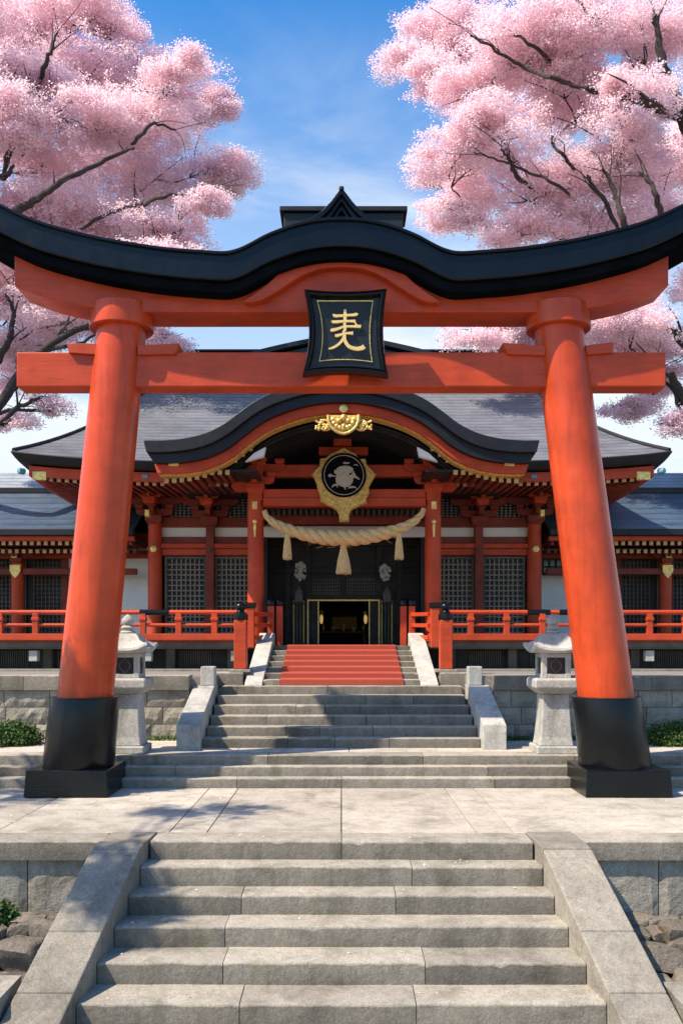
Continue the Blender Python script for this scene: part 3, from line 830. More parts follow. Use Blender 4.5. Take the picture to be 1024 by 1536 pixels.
# ---- brackets
def bracket(mb, x, y, z, k=1.0, arms=2, wide=1.0):
    """stacked bracket set, bottom of the big block at z"""
    def tr(cx, cy, cz, a, b, h): mb.loft([[(cx-a,cy-a,cz),(cx+a,cy-a,cz),(cx+a,cy+a,cz),(cx-a,cy+a,cz)],[(cx-b,cy-b,cz+h*.45),(cx+b,cy-b,cz+h*.45),(cx+b,cy+b,cz+h*.45),(cx-b,cy+b,cz+h*.45)],[(cx-b,cy-b,cz+h),(cx+b,cy-b,cz+h),(cx+b,cy+b,cz+h),(cx-b,cy+b,cz+h)]])
    def arm(cx, cy, cz, l, along, h, wd):
        pts = [(-l, cz+h*.55), (-l*.93, cz+h*.2), (-l*.72, cz), (l*.72, cz), (l*.93, cz+h*.2), (l, cz+h*.55), (l, cz+h), (-l, cz+h)]
        if along == 'x': rings = [[(cx+a, cy-wd/2, b) for a, b in pts], [(cx+a, cy+wd/2, b) for a, b in pts]]
        else: rings = [[(cx-wd/2, cy+a, b) for a, b in pts][::-1], [(cx+wd/2, cy+a, b) for a, b in pts][::-1]]
        mb.loft(rings)
    tr(x, y, z, .13*k, .185*k, .20*k); z += .205*k
    for i in range(arms):
        l = (.36 + .20*i)*k*wide
        arm(x, y, z, l, 'x', .15*k, .11*k); arm(x, y-.001, z+.002, l*.95, 'y', .15*k, .11*k); z += .153*k
        for dx, dy in ((-1,0),(1,0),(0,-1),(0,0)):
            tr(x+dx*l*.82, y+dy*l*.78, z, .065*k, .095*k, .095*k)
        if i == 0: tr(x, y, z, .065*k, .095*k, .095*k)
        z += .097*k
    return z

# ---- porch columns
PCD = 16.5
for px, side in ((383.5,'left'), (649,'right')):
    x = XX(px, PCD); g = MB()
    g.lathe([(.158,1.79),(.158,3.0),(.150,4.6),(.148,5.02)], 32, (x, PCD, 0)); c = g.build('column', M['hallred'], hall, smooth=40)
    g = MB(); z0 = ZZ(752, PCD); g.box(x-.135, x+.135, PCD-.135, PCD+.135, z0, ZZ(700,PCD)); g.build('capital', M['hallred'], c, bevel=.015)
    g = MB(); bracket(g, x, PCD, ZZ(742,PCD), .95, 2, 1.05); g.build('bracket', M['hallred'], c, bevel=.006)
    g = MB(); bracket(g, x, PCD-.42, ZZ(716,PCD), .62, 1, 1.0); g.build('front_bracket', M['hallred'], c, bevel=.006)
    g = MB(); g.box(x-.05, x+.05, PCD-.185, PCD-.14, ZZ(766,PCD), ZZ(754,PCD)); g.build('gold_plate', M['gold'], c, bevel=.008)
    g = MB(); zc = ZZ(795,PCD); yf = PCD-.165
    g.lathe([(.001,-.01),(.035,-.01),(.042,.004),(.02,.016),(.001,.018)], 14, (x, yf, ZZ(784,PCD)), (0,-1,0))
    g.prism([(x-.02, ZZ(788,PCD)),(x-.028, ZZ(792,PCD)),(x-.012, ZZ(807,PCD)),(x+.012, ZZ(807,PCD)),(x+.028, ZZ(792,PCD)),(x+.02, ZZ(788,PCD))], yf-.012, yf+.02); g.build('gold_pendant', M['gold'], c, smooth=40)
    # nosings of the tie beam past the column
    g = MB()
    sx = -1 if px < 512 else 1
    xo = x + sx*.16
    pts = [(xo, ZZ(738,PCD)), (xo+sx*.22, ZZ(738,PCD)), (xo+sx*.30, ZZ(731,PCD)), (xo+sx*.27, ZZ(724,PCD)), (xo+sx*.32, ZZ(718,PCD)), (xo+sx*.1, ZZ(716,PCD)), (xo, ZZ(718,PCD))]
    g.prism(pts if sx > 0 else pts[::-1], PCD-.09, PCD+.09); g.build('carved_nosing', M['hallred'], c, bevel=.01)

xl, xr = XX(383.5,PCD)+.15, XX(649,PCD)-.15
def hbeam(name, y0, y1, pa, pb, m, xa=xl, xb=xr, d=PCD, bev=.01):
    gg = MB(); gg.box(xa, xb, y0, y1, ZZ(pb, d), ZZ(pa, d)); return gg.build(name, m, hall, bevel=bev)
hbeam('tie_beam', PCD-.11, PCD+.11, 735, 748, M['hallred'])
hbeam('tie_beam', PCD-.13, PCD+.13, 748.3, 761, M['hallred'])
hbeam('tie_beam', PCD+.05, PCD+.25, 696, 714, M['hallred'])
hbeam('tie_beam', 17.4, 17.6, 772, 786, M['darkred'], d=17.4)
x = xl
while x < xr:
    g = MB(); g.box(x, x+.05, 17.0, 17.35, ZZ(771,17), ZZ(764,17)); g.build('small_rafter', M['brownwood'], hall); x += .11
g = MB(); g.box(XX(500,PCD), XX(527,PCD), PCD-.05, PCD+.15, ZZ(669,PCD), ZZ(652,PCD)); g.box(XX(478,PCD), XX(552,PCD), PCD, PCD+.14, ZZ(682,PCD), ZZ(670,PCD)); g.box(XX(492,PCD), XX(535,PCD), PCD, PCD+.14, ZZ(695,PCD), ZZ(683,PCD))
g.build('strut', M['hallred'], hall, bevel=.012)
for sx in (-1, 1):
    g = MB(); yb = 18.6; x = sx*1.72; g.box(x-.08, x+.08, PCD+.15, yb, 4.30, 4.48); g.build('porch_cross_beam', M['darkred'], hall, bevel=.01)

# ---- front wall of the hall
WD = 18.6
for sx, px in ((-1, 233.5), (1, 800)):
    x = XX(px, WD); g = MB(); g.lathe([(.15,1.79),(.15,3.2),(.143,4.45)], 28, (x, WD-.05, 0)); c = g.build('column', M['hallred'], hall, smooth=40)
    g = MB(); bracket(g, x, WD-.08, ZZ(788,WD), .95, 2, 1.15); g.build('bracket', M['darkred'], c, bevel=.006)
    g = MB(); bracket(g, x, WD-.55, ZZ(762,WD), .7, 1, 1.0); g.build('front_bracket', M['hallred'], c, bevel=.006)
    g = MB(); g.lathe([(.001,-.01),(.07,-.01),(.075,.012),(.03,.03),(.001,.03)], 6, (x, WD-.2, ZZ(825,WD)), (0,-1,0)); g.build('gold_boss', M['gold'], c, smooth=30)
    g = MB(); g.box(x-.045, x+.045, WD-.82, WD-.60, ZZ(783,WD), ZZ(773,WD)); g.build('gold_tip', M['gold'], c, bevel=.01)
    px2 = 316 if sx < 0 else 717
    x2 = XX(px2, WD); g = MB(); g.box(x2-.085, x2+.085, WD-.12, WD+.08, 1.79, ZZ(770,WD)); c = g.build('wall_post', M['darkred'], hall, bevel=.01)
    g = MB(); bracket(g, x2, WD-.06, ZZ(790,WD), .95, 2, 1.15); g.build('bracket', M['darkred'], c, bevel=.006)
    g = MB(); bracket(g, x2, WD-.5, ZZ(764,WD), .7, 1, 1.0); g.build('front_bracket', M['hallred'], c, bevel=.006)
    g = MB(); g.lathe([(.001,-.01),(.04,-.01),(.045,.012),(.02,.03),(.001,.03)], 6, (x2, WD-.13, ZZ(826,WD)), (0,-1,0)); g.build('iron_boss', M['brownwood'], c, smooth=30)
    lo, hi = sorted((x, XX(396 if sx < 0 else 636, WD)))
    for (pa, pb, yy, m) in ((775.5,790.5,.02,'darkred'), (805,815.5,.03,'darkred'), (816,823,-.09,'hallred'), (823.3,833,-.02,'hallred')):
        g = MB(); g.box(lo, hi, WD+yy, WD+.2, ZZ(pb,WD), ZZ(pa,WD)); g.build('tie_beam', M[m], hall, bevel=.008)
    g = MB(); g.box(lo, hi, WD+.10, WD+.22, ZZ(806,WD), ZZ(790,WD)); g.build('plaster_panel', M['plaster'], hall)
    g = MB(); g.box(lo, hi, WD+.12, WD+.2, ZZ(776,WD), ZZ(735,WD)); pp_ = g.build('plaster_panel', M['plaster'], hall)
    g = MB(); q = lo
    while q < hi: g.box(q, q+.03, WD+.06, WD+.115, ZZ(776,WD), ZZ(740,WD)); q += .09
    for zz in range(9): g.box(lo, hi, WD+.075, WD+.118, ZZ(775-4*zz,WD)-.012, ZZ(775-4*zz,WD)+.012)
    g.build('lattice', M['blackwood'], pp_)
    # hinged lattice shutters
    for pa, pb in (((247,310),(322,384)) if sx < 0 else ((648,711),(723,787))):
        a, b = XX(pa, WD), XX(pb, WD); z0, z1 = 1.82, ZZ(834.5, WD); fw = .06
        g = MB(); g.box(a, a+fw, WD, WD+.12, z0, z1); g.box(b-fw, b, WD, WD+.12, z0, z1); g.box(a+fw, b-fw, WD+.003, WD+.12, z1-fw, z1); g.box(a+fw, b-fw, WD+.003, WD+.12, z0, z0+.1)
        sh = g.build('shutter', M['brownwood'], hall, bevel=.006)
        g = MB(); g.box(a+fw, b-fw, WD+.09, WD+.11, z0+.1, z1-fw); g.build('shutter_panel', simple('dark_backing', (.05,.045,.036), .7), sh)
        g = MB(); nx_ = 8; nz_ = 15
        for i in range(1, nx_): xx = a+fw + (b-a-2*fw)*i/nx_; g.box(xx-.014, xx+.014, WD+.022, WD+.089, z0+.1, z1-fw)
        for i in range(1, nz_): zz = z0+.1 + (z1-fw-z0-.1)*i/nz_; g.box(a+fw, b-fw, WD+.028, WD+.089, zz-.014, zz+.014)
        g.build('lattice', simple('grey_lattice', (.19,.165,.125), .7), sh)
    # side wall of the hall and rear mass
    g = MB(); g.box(sx*4.02, sx*4.12, WD+.2, 2*RY-WD, 1.3, 5.02); g.build('side_wall', M['plaster'], hall)
    for y in (20.3, 22.7, 24.3):
        g = MB(); g.lathe([(.14,1.79),(.14,4.9)], 20, (sx*4.1, y, 0)); g.build('column', M['hallred'], hall, smooth=40)
g = MB(); g.box(-4.0, 4.0, 2*RY-WD, 2*RY-WD+.1, 1.3, 5.02); g.build('rear_wall', M['plaster'], hall)
g = MB(); g.box(-4.2, 4.2, SYF+.02, 2*RY-SYF-.02, 5.03, 5.10); g.build('ceiling', M['blackwood'], hall)

# ---- recessed entrance: dark panelled wall with doorway
DD = 19.6
def dx_(px): return XX(px, DD)
def dz_(py): return ZZ(py, DD)
zf = 1.765
g = MB()
g.box(dx_(384), dx_(461), DD, DD+.1, zf, dz_(808)); g.box(dx_(569), dx_(650), DD, DD+.1, zf, dz_(808)); g.box(dx_(461), dx_(569), DD, DD+.1, dz_(899), dz_(808))
for px in (397, 432, 462, 568, 598, 636): g.box(dx_(px)-.06, dx_(px)+.06, DD-.08, DD-.002, zf, dz_(812))
g.box(dx_(397), dx_(636), DD-.06, DD-.003, dz_(860)-.0, dz_(852)); g.box(dx_(397), dx_(636), DD-.07, DD-.004, dz_(899), dz_(893)); g.box(dx_(384), dx_(650), DD-.1, DD-.005, dz_(820), dz_(808))
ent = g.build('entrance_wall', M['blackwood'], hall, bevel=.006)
for a, b in ((465,510),(520,566)):
    g = MB()
    q = dx_(a)
    while q < dx_(b): g.box(q, q+.016, DD-.035, DD-.006, dz_(893), dz_(866)); q += .055
    for zz in (870,875,880,885,890): g.box(dx_(a), dx_(b), DD-.03, DD-.008, dz_(zz)-.008, dz_(zz)+.008)
    g.build('transom_lattice', M['brownwood'], ent)
g = MB(); g.box(dx_(384), dx_(650), 18.65, 18.8, ZZ(806,18.7), ZZ(790,18.7)); g.build('plaster_panel', M['plaster'], hall)
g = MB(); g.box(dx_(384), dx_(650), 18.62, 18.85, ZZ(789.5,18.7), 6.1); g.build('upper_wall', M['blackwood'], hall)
for sx in (-1, 1):
    g = MB(); a = XX(396.5 if sx < 0 else 635.5, WD); g.box(a-.07, a+.07, WD+.0, WD+.14, 1.79, ZZ(808,WD)); g.box(a-.03, a+.03, WD+.14, DD-.01, 1.79, 4.2); g.build('porch_side_wall', M['blackwood'], hall, bevel=.01)
g = MB()
for px in (462, 568): g.box(dx_(px)-.014, dx_(px)+.014, DD-.10, DD+.02, zf, dz_(900))
for px in (477.5, 553.5): g.box(dx_(px)-.012, dx_(px)+.012, DD-.06, DD+.02, zf, dz_(901.5))
g.box(dx_(462)-.014, dx_(568)+.014, DD-.102, DD+.02, dz_(901.8), dz_(899.6)); g.build('door_frame', M['gold'], hall)
for a, b in ((463.5,476.5),(554.5,566.5)):
    g = MB(); g.box(dx_(a), dx_(b), DD-.03, DD+.03, zf, dz_(902)); g.build('door_leaf', M['blackwood'], hall, bevel=.006)
# inside room
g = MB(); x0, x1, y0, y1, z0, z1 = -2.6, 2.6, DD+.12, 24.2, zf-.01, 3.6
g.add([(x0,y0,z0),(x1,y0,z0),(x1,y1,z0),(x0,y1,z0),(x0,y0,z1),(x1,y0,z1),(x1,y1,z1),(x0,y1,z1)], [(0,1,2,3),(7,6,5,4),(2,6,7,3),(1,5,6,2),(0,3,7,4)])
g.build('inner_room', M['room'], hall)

# ---- veranda, skirting
VF = 15.42
vx = 9.0
for sx in (-1, 1):
    a, b = sorted((sx*1.30, sx*vx))
    g = MB(); g.box(a, b, VF+.10, WD-.02, 1.70, 1.785); g.build('veranda_floor', M['brownwood'], hall)
    a2, b2 = sorted((sx*1.56, sx*vx))
    g = MB(); g.box(a2, b2, VF+.03, VF+.2, ZZ(962,VF), ZZ(950,VF)-.004); g.build('veranda_edge', M['hallred'], hall, bevel=.008)
    g = MB(); g.box(a2, b2, VF+.07, VF+.25, ZZ(971,VF), ZZ(962.3,VF)); g.build('veranda_beam', M['brownwood'], hall, bevel=.01)
    g = MB(); g.box(a2, b2, VF+.55, VF+.62, 1.28, 1.72); sk = g.build('skirting', M['blackwood'], hall)
    x = 2.0
    while x < vx:
        g = MB(); g.box(sx*x-.08, sx*x+.08, VF+.40, VF+.56, 1.28, 1.70); g.build('floor_post', M['brownwood'], sk, bevel=.01)
        x += 1.12
    x = 2.35
    while x < vx-.8:
        g = MB(); q = sx*x if sx > 0 else sx*x-.62
        for i in range(15): g.box(q+.04*i, q+.04*i+.016, VF+.52, VF+.548, 1.36, 1.66)
        g.build('vent_grille', M['brownwood'], sk); x += 1.12
    for px in ((48, 220, 352) if sx < 0 else (672, 851, 976)):
        xq = XX(px, VF); g = MB(); g.box(xq-.075, xq+.075, VF+.06, VF+.2, ZZ(992,VF), ZZ(976,VF)); g.build('white_beam_end', M['lantern'], sk, bevel=.006)
    a3, b3 = sorted((sx*1.56, sx*9.2))
    g = MB(); g.box(a3, b3, VF+.05, VF+.3, 1.28, ZZ(1003.5,VF)); g.build('sill_stone', M['granite'], hall, bevel=.01)
g = MB(); g.box(-1.298, 1.298, 15.99, DD+.1, 1.66, 1.762); g.build('veranda_floor', M['blackwood'], hall)

# ---- railings
def railing(sx):
    x0, x1 = sx*1.60, sx*vx; a, b = sorted((x0, x1))
    g = MB(); g.box(a, b, VF-.05, VF+.05, ZZ(962,VF)+.02, ZZ(950.5,VF)); r = g.build('railing', M['hallred'], hall, bevel=.008)
    tag(r)
    zt_ = ZZ(918.5, VF)
    for nm, z, rad in (('top_rail', zt_, .042), ('middle_rail', ZZ(937.5,VF), .030)):
        g = MB(); g.lathe([(rad,0),(rad,b-a)], 14, (a, VF, z), (1,0,0)); g.build(nm, M['hallred'], r, smooth=40)
    q = 1.62 if sx < 0 else 1.66; i = 0
    while q < vx - .2:
        g = MB(); xq = sx*q
        if i == 0:
            g.box(xq-.075, xq+.075, VF-.07, VF+.07, 1.72, ZZ(912,VF)); g.build('corner_post', M['hallred'], r, bevel=.01)
            g = MB(); g.box(xq-.095, xq+.095, VF-.09, VF+.09, ZZ(912,VF), ZZ(904,VF)); g.build('post_cap', M['black'], r, bevel=.015)
        else:
            g.box(xq-.052, xq+.052, VF-.045, VF+.045, ZZ(951,VF), zt_-.02); g.box(xq-.066, xq+.066, VF-.06, VF+.06, ZZ(931,VF)-.0, ZZ(926,VF)); g.build('post', M['hallred'], r, bevel=.008)
        q += .635; i += 1
    # dark metal sleeves on the top rail
    for (pa, pb) in (((210,254),) if sx < 0 else ((790,824),(838,858))):
        g = MB(); g.lathe([(.05,0),(.05,XX(pb,VF)-XX(pa,VF))], 14, (XX(pa,VF), VF, zt_), (1,0,0)); g.build('rail_sleeve', M['black'], r, smooth=40)
    # return beside the stairs
    xa = sx*1.56; xe = sx*1.33
    g = MB()
    for z in (ZZ(921,VF), ZZ(938,VF), ZZ(956,VF)): g.bar((xa, VF+.05, z), (xe, 16.35, z+.02), .065, .07)
    g.build('return_rail', M['hallred'], r, bevel=.008)
    for xq, yq, nm in ((xe, 16.38, 'end_post'), (sx*1.17, 16.42, 'end_post')):
        g = MB(); g.box(xq-.06, xq+.06, yq-.06, yq+.06, 1.70, ZZ(909,16.4)); g.build(nm, M['hallred'], r, bevel=.01)
        g = MB(); g.lathe([(.075,0),(.08,.01),(.08,.10),(.06,.125),(.02,.135)], 16, (xq, yq, ZZ(909,16.4)-.002)); g.build('post_cap', M['black'], r, smooth=40)
railing(-1); railing(1)

# ================================================================== SIDE HALLS
def side_hall(sx, label):
    t = thing('side_hall', label, 'side hall', (sx*8, 20.5, 1.3))
    def bx(mb, xa, xb, *r): a, b = sorted((sx*xa, sx*xb)); mb.box(a, b, *r)
    xa, xb = 4.4, 9.7
    def sheet(mb, prof, x0, x1, th):
        a, b = sorted((sx*x0, sx*x1)); n = len(prof)
        mb.loft([[(a,y,z) for y,z in prof] + [(a,y,z-th) for y,z in prof[::-1]], [(b,y,z) for y,z in prof] + [(b,y,z-th) for y,z in prof[::-1]]])
    ez = ZZ(793, 18.3)
    g = MB(); pr = crom([(18.3,ez),(18.9,ez+.28),(19.6,ez+.68),(20.3,ez+1.12)], 4); sheet(g, pr, xa, xb, .05); rf = g.build('roof', M['sidetile'], t, smooth=60)
    g = MB(); bx(g, xa, xb, 18.28, 18.5, ez-.14, ez-.004); g.build('fascia', M['roofblack'], rf, bevel=.01)
    g = MB(); bx(g, xa, xb, 18.40, 18.6, ez-.24, ez-.145); g.build('eave_beam', M['hallred'], rf, bevel=.01)
    far = MB(); x = xa + .1
    while x < xb:
        for y_, z_ in ((18.5, ez-.285), (18.85, ez-.42)):
            p, q = (sx*x, y_, z_), (sx*x, 19.9, z_+.07)
            if 5.2 < x < 8.4: rafter(rf, p, q)
            else: far.bar(p, q, .06, .07)
        x += .15
    tag(far.build('far_rafters', M['darkred'], rf), kind='stuff')
    g = MB(); bx(g, xa, xb, 18.5, 20.4, ez-.2, ez-.16); g.build('soffit', M['blackwood'], rf)
    g = MB(); bx(g, xa, xb, 20.22, 20.5, ez+1.08, ez+1.22); g.build('ridge', M['roofblack'], rf, bevel=.015)
    g = MB(); pr = crom([(21.5,ez+1.15),(22.2,ez+1.6),(23.0,ez+2.1)], 4); sheet(g, pr, xa, xb, .05); pr = [(23.0,ez+2.1),(25.5,ez+.4)]; sheet(g, pr, xa, xb, .05); g.build('rear_roof', M['ridgelight'], rf, smooth=60)
    g = MB(); bx(g, xa, xb, 20.5, 25.0, 1.3, ez+1.05); g.build('rear_mass', M['blackwood'], t)
    # wall
    YW = 20.0
    g = MB(); bx(g, xa, 6.3, YW, YW+.1, 1.79, ZZ(838,YW)); g.build('plaster_wall', M['plaster'], t)
    g = MB(); bx(g, xa, xb, YW-.05, YW+.12, ZZ(838,YW), ZZ(826,YW)); g.build('tie_beam', M['hallred'], t, bevel=.01)
    g = MB(); bx(g, xa, xb, YW-.02, YW+.12, ZZ(826,YW)+.002, ZZ(815,YW)); g.build('plaster_band', M['plaster'], t)
    g = MB(); bx(g, xa, xb, YW-.10, YW+.12, ZZ(872,YW), ZZ(862,YW)) if False else bx(g, xa, xb, YW-.08, YW+.12, ZZ(815,YW)+.002, ZZ(800,YW)); g.build('tie_beam', M['hallred'], t, bevel=.01)
    g = MB(); bx(g, 6.3, xb, YW+.05, YW+.12, 1.79, ZZ(838,YW)); bw = g.build('board_wall', M['blackwood'], t)
    x = 6.45
    while x < 9:
        g = MB(); n = 8
        for i in range(n): bx(g, x+.09*i, x+.09*i+.02, YW+.0, YW+.048, 1.85, ZZ(842,YW))
        z = 1.95
        while z < ZZ(842,YW): bx(g, x, x+.09*n-.07, YW+.01, YW+.046, z, z+.02); z += .1
        g.build('lattice', M['brownwood'], bw); x += .82
    for x in (6.36, 8.05, 9.6):
        g = MB(); bx(g, x-.07, x+.07, YW-.06, YW+.04, 1.79, ZZ(838,YW)); g.build('wall_post', M['darkred'], t, bevel=.008)
    for x in (7.28, 9.4):
        yc = 19.5; g = MB(); g.lathe([(.135,1.79),(.135,3.6)], 24, (sx*x, yc, 0)); c = g.build('column', M['hallred'], t, smooth=40)
        g = MB(); bracket(g, sx*x, yc, 3.58, .7, 1, 1.2); g.build('bracket', M['darkred'], c, bevel=.006)
        g = MB(); pts = [(-.12,.0),(-.12,-.14),(-.06,-.24),(0,-.30),(.06,-.24),(.12,-.14),(.12,.0)]
        g.prism([(sx*x+a, ZZ(848,yc)+b) for a, b in pts], yc-.15, yc-.12); g.build('gold_fitting', M['gold'], c, bevel=.006)
        g = MB(); g.box(sx*x-.06, sx*x+.06, yc-.22, yc-.14, ZZ(838,yc), ZZ(828,yc)); g.build('gold_plate', M['gold'], c, bevel=.006)
    g = MB(); bx(g, 4.6, xb, 19.42, 19.58, ZZ(862,19.5), ZZ(853,19.5)); g.build('tie_beam', M['darkred'], t, bevel=.008)
    if sx > 0:
        a, b = XX(813,YW), XX(842,YW); g = MB(); z0, z1 = ZZ(862,YW), ZZ(839,YW)
        g.box(a, b, YW-.03, YW-.012, z0, z1); wnd = g.build('window', M['glass'], t)
        g = MB()
        for i in range(4): q = a + (b-a)*i/3; g.box(q-.02, q+.02, YW-.06, YW-.031, z0, z1)
        for z in (z0, (z0+z1)/2, z1): g.box(a, b, YW-.055, YW-.032, z-.02, z+.02)
        g.build('window_bars', M['blackwood'], wnd)
    return t
side_hall(-1, 'low side hall with dark copper roof beyond the left red pillar')
side_hall(1, 'low side hall with dark blue roof and barred window beyond the right red pillar')

# ================================================================== HANGING THINGS
# medallion
MD = 16.24
md = thing('wall_medallion', 'gilded star shaped medallion with black disc hung on the porch beams', 'medallion', (XX(515,MD), MD, ZZ(716,MD)))
star = [(515,671),(526,677),(533,680),(538,689),(548,688),(550,697),(556,703),(564,712),(558,722),(553,731),(554,740),(549,748),(550,755),(540,759),(527,765),(524,772),(523,783),(509,783),(508,772),(504,765),(492,759),(480,752),(480,745),(477,737),(474,725),(471,718),(467,711),(473,705),(479,699),(480,688),(488,687),(497,680),(505,677)]
cx, cy = 515, 714
def st3(k, dep): return [(XX(cx+(x-cx)*k, MD), MD-dep, ZZ(cy+(y-cy)*k, MD)) for x, y in star][::-1]
g = MB(); g.loft([st3(1.0,-.05), st3(1.0,.02), st3(.95,.055), st3(.88,.05), st3(.82,.07), st3(.76,.06)], cap=True)
fr = g.build('frame', M['oldgold'], md, smooth=25)
c0 = (XX(515.5,MD), MD-.055, ZZ(714,MD))
g = MB(); g.lathe([(.001,0),(.41,0),(.415,.03),(.40,.045),(.385,.032),(.001,.032)], 56, c0, (0,-1,0)); disc = g.build('disc', M['matteblack'], md, smooth=30)
g = MB(); rr = [[(c0[0]+r*math.cos(2*math.pi*k/64), c0[1]-dp, c0[2]+r*math.sin(2*math.pi*k/64)) for k in range(64)] for r, dp in ((.372,.033),(.372,.042),(.360,.042),(.360,.033))]
g.loft(rr, cap=False); g.build('ring', M['silver'], disc)
# pale inlay figure on the disc (generic rounded beast, traced as flat inlay)
g = MB()
def em(pts, lay=0):
    q = crom(pts + [pts[0]], 4)[:-1]; yy = c0[1] - .034
    g.prism([(XX(440+x/6.4, MD), ZZ(590+y/6.4, MD)) for x, y in q][::-1], yy-.012-.002*lay, yy)
em([(400,760),(430,720),(490,705),(540,712),(572,735),(560,765),(530,785),(560,805),(572,840),(555,880),(520,905),(470,905),(425,885),(405,845),(410,800)])
em([(332,800),(352,782),(378,795),(400,800),(398,812),(372,806),(350,816)], 1)
em([(388,770),(398,742),(408,760),(412,785)], 1)
em([(548,800),(575,755),(588,780),(600,800),(632,830),(626,838),(595,822),(560,822)], 1)
em([(472,682),(490,668),(512,674),(536,672),(532,685),(500,688)], 1)
em([(572,700),(600,690),(622,706),(600,700)], 1)
em([(368,918),(376,890),(412,878),(425,890),(422,915),(408,895),(385,902)], 1)
em([(520,920),(545,900),(590,905),(606,928),(588,916),(556,918)], 1)
em([(482,905),(498,908),(502,935),(488,922)], 1)
g.build('inlaid_figure', M['silver'], disc)
g = MB(); g.lathe([(.001,0),(.022,.0),(.02,.015),(.001,.022)], 12, (XX(516,MD), c0[1]-.045, ZZ(718,MD)), (0,-1,0)); g.build('stud', M['gold'], disc, smooth=40)

# rope
RD = 16.12
rp = thing('straw_rope', 'thick twisted straw rope with three tassels slung between the porch columns', 'rope', (XX(515,RD), RD, ZZ(808,RD)))
cl = crom([(396,766,.052),(404,779,.075),(425,791,.105),(455,801,.140),(485,806,.160),(515,807.5,.166),(545,806,.160),(577,800,.140),(607,790,.105),(627,777,.075),(636,763,.052)], 12)
g = MB(); n = len(cl)
cum = [0]
for i in range(1, n): cum.append(cum[-1] + math.hypot(cl[i][0]-cl[i-1][0], cl[i][1]-cl[i-1][1]))
strands = 3
for k in range(strands):
    pts = []; rad = []
    for i, (a, b, r) in enumerate(cl):
        j0 = max(i-1,0); j1 = min(i+1,n-1); tx, tz = cl[j1][0]-cl[j0][0], -(cl[j1][1]-cl[j0][1]); l = math.hypot(tx,tz); nxv, nzv = -tz/l, tx/l
        ph = 2*math.pi*k/strands - cum[i]/47*2*math.pi
        c = Vector((XX(a,RD), RD, ZZ(b,RD))); off = r*.42
        pts.append(c + Vector((nxv*math.cos(ph)*off, math.sin(ph)*off, nzv*math.cos(ph)*off))); rad.append(r*.50)
    g.tube(pts, rad, 12)
g.build('twisted_cord', M['straw'], rp, smooth=60)
g = MB()
for i in range(60):    # loose straws
    j = random.randrange(6, n-7); a, b, r = cl[j]; an = random.uniform(0, 2*math.pi)
    p = Vector((XX(a,RD), RD + math.sin(an)*r, ZZ(b,RD) + math.cos(an)*r)); q = p + Vector((random.uniform(-.16,.16), random.uniform(-.06,.02), random.uniform(-.09,.02)))
    g.tube([p, (p+q)/2 + Vector((0,-.012,-.004)), q], [.003,.003,.0015], 4)
g.build('loose_straws', M['straw'], rp)
for (px, ya, yb, r1, ln) in ((431,793,838,.078,56), (515,818,860,.138,100), (598,793,838,.078,56)):
    g = MB(); x = XX(px,RD); z1 = ZZ(ya,RD); z0 = ZZ(yb,RD); r0 = r1*.42
    g.lathe([(r0*.5,z1+.04),(r0*.8,z1),(r0*1.0,z1-.08),(r0*1.25,z1-.16),(r1*.8,z0+.12),(r1*.92,z0+.04)], 22, (x, RD-.02, 0))
    for i in range(ln):
        an = 2*math.pi*i/ln + random.uniform(-.05,.05); rr = random.uniform(.85,1.05)
        g.tube([(x+r0*.8*math.cos(an), RD-.02+r0*.8*math.sin(an), z1-.05), (x+(r0+r1)*.52*math.cos(an), RD-.02+(r0+r1)*.52*math.sin(an), (z0+z1)/2-.02), (x+r1*rr*math.cos(an), RD-.02+r1*rr*math.sin(an), z0+random.uniform(-.03,.03))], [.008,.010,.008], 5)
    ts = g.build('tassel', M['straw'], rp, smooth=50)
    g = MB(); g.tube([(x+.9*r0*math.cos(a), RD-.02+.9*r0*math.sin(a), z1-.03) for a in [2*math.pi*k/14 for k in range(15)]], .014, 6); g.build('binding', M['straw'], ts, smooth=50)

# ------------------------------------------------------------------ beside the door
def spray(px, label):
    g = MB(); c = Vector((XX(px,19.35), 19.35, ZZ(857,19.35)))
    for i in range(60):
        u = random.uniform(-1,1); v = random.uniform(-1,1)
        if u*u*1.25 + v*v > 1.1: continue
        p = c + Vector((u*.13, random.uniform(-.05,.05), v*.19))
        for k in range(5):
            an = 2*math.pi*k/5 + random.random(); q = p + Vector((math.cos(an)*.024, -.006, math.sin(an)*.024))
            g.lathe([(.001,-.004),(.017,0),(.001,.006)], 6, q, (random.uniform(-.5,.5),-1,random.uniform(-.5,.5)))
    t = thing('flower_spray', label, 'flower ornament', c, 'pale flower ornaments beside the doorway')
    g.build('blossoms', simple('pale_paper', (.55,.49,.42), .8, .2), t, smooth=40)
    g = MB()
    for i in range(9):
        e_ = c + Vector((random.uniform(-.1,.1), 0, random.uniform(-.1,.16))); g.tube([c + Vector((0,.02,-.24)), (c+e_)/2 + Vector((0,.02,-.06)), e_], [.008,.006,.004], 5)
    g.build('stems', M['brownwood'], t)
spray(450, 'pale paper flower spray on the dark wall left of the doorway')
spray(577, 'pale paper flower spray on the dark wall right of the doorway')
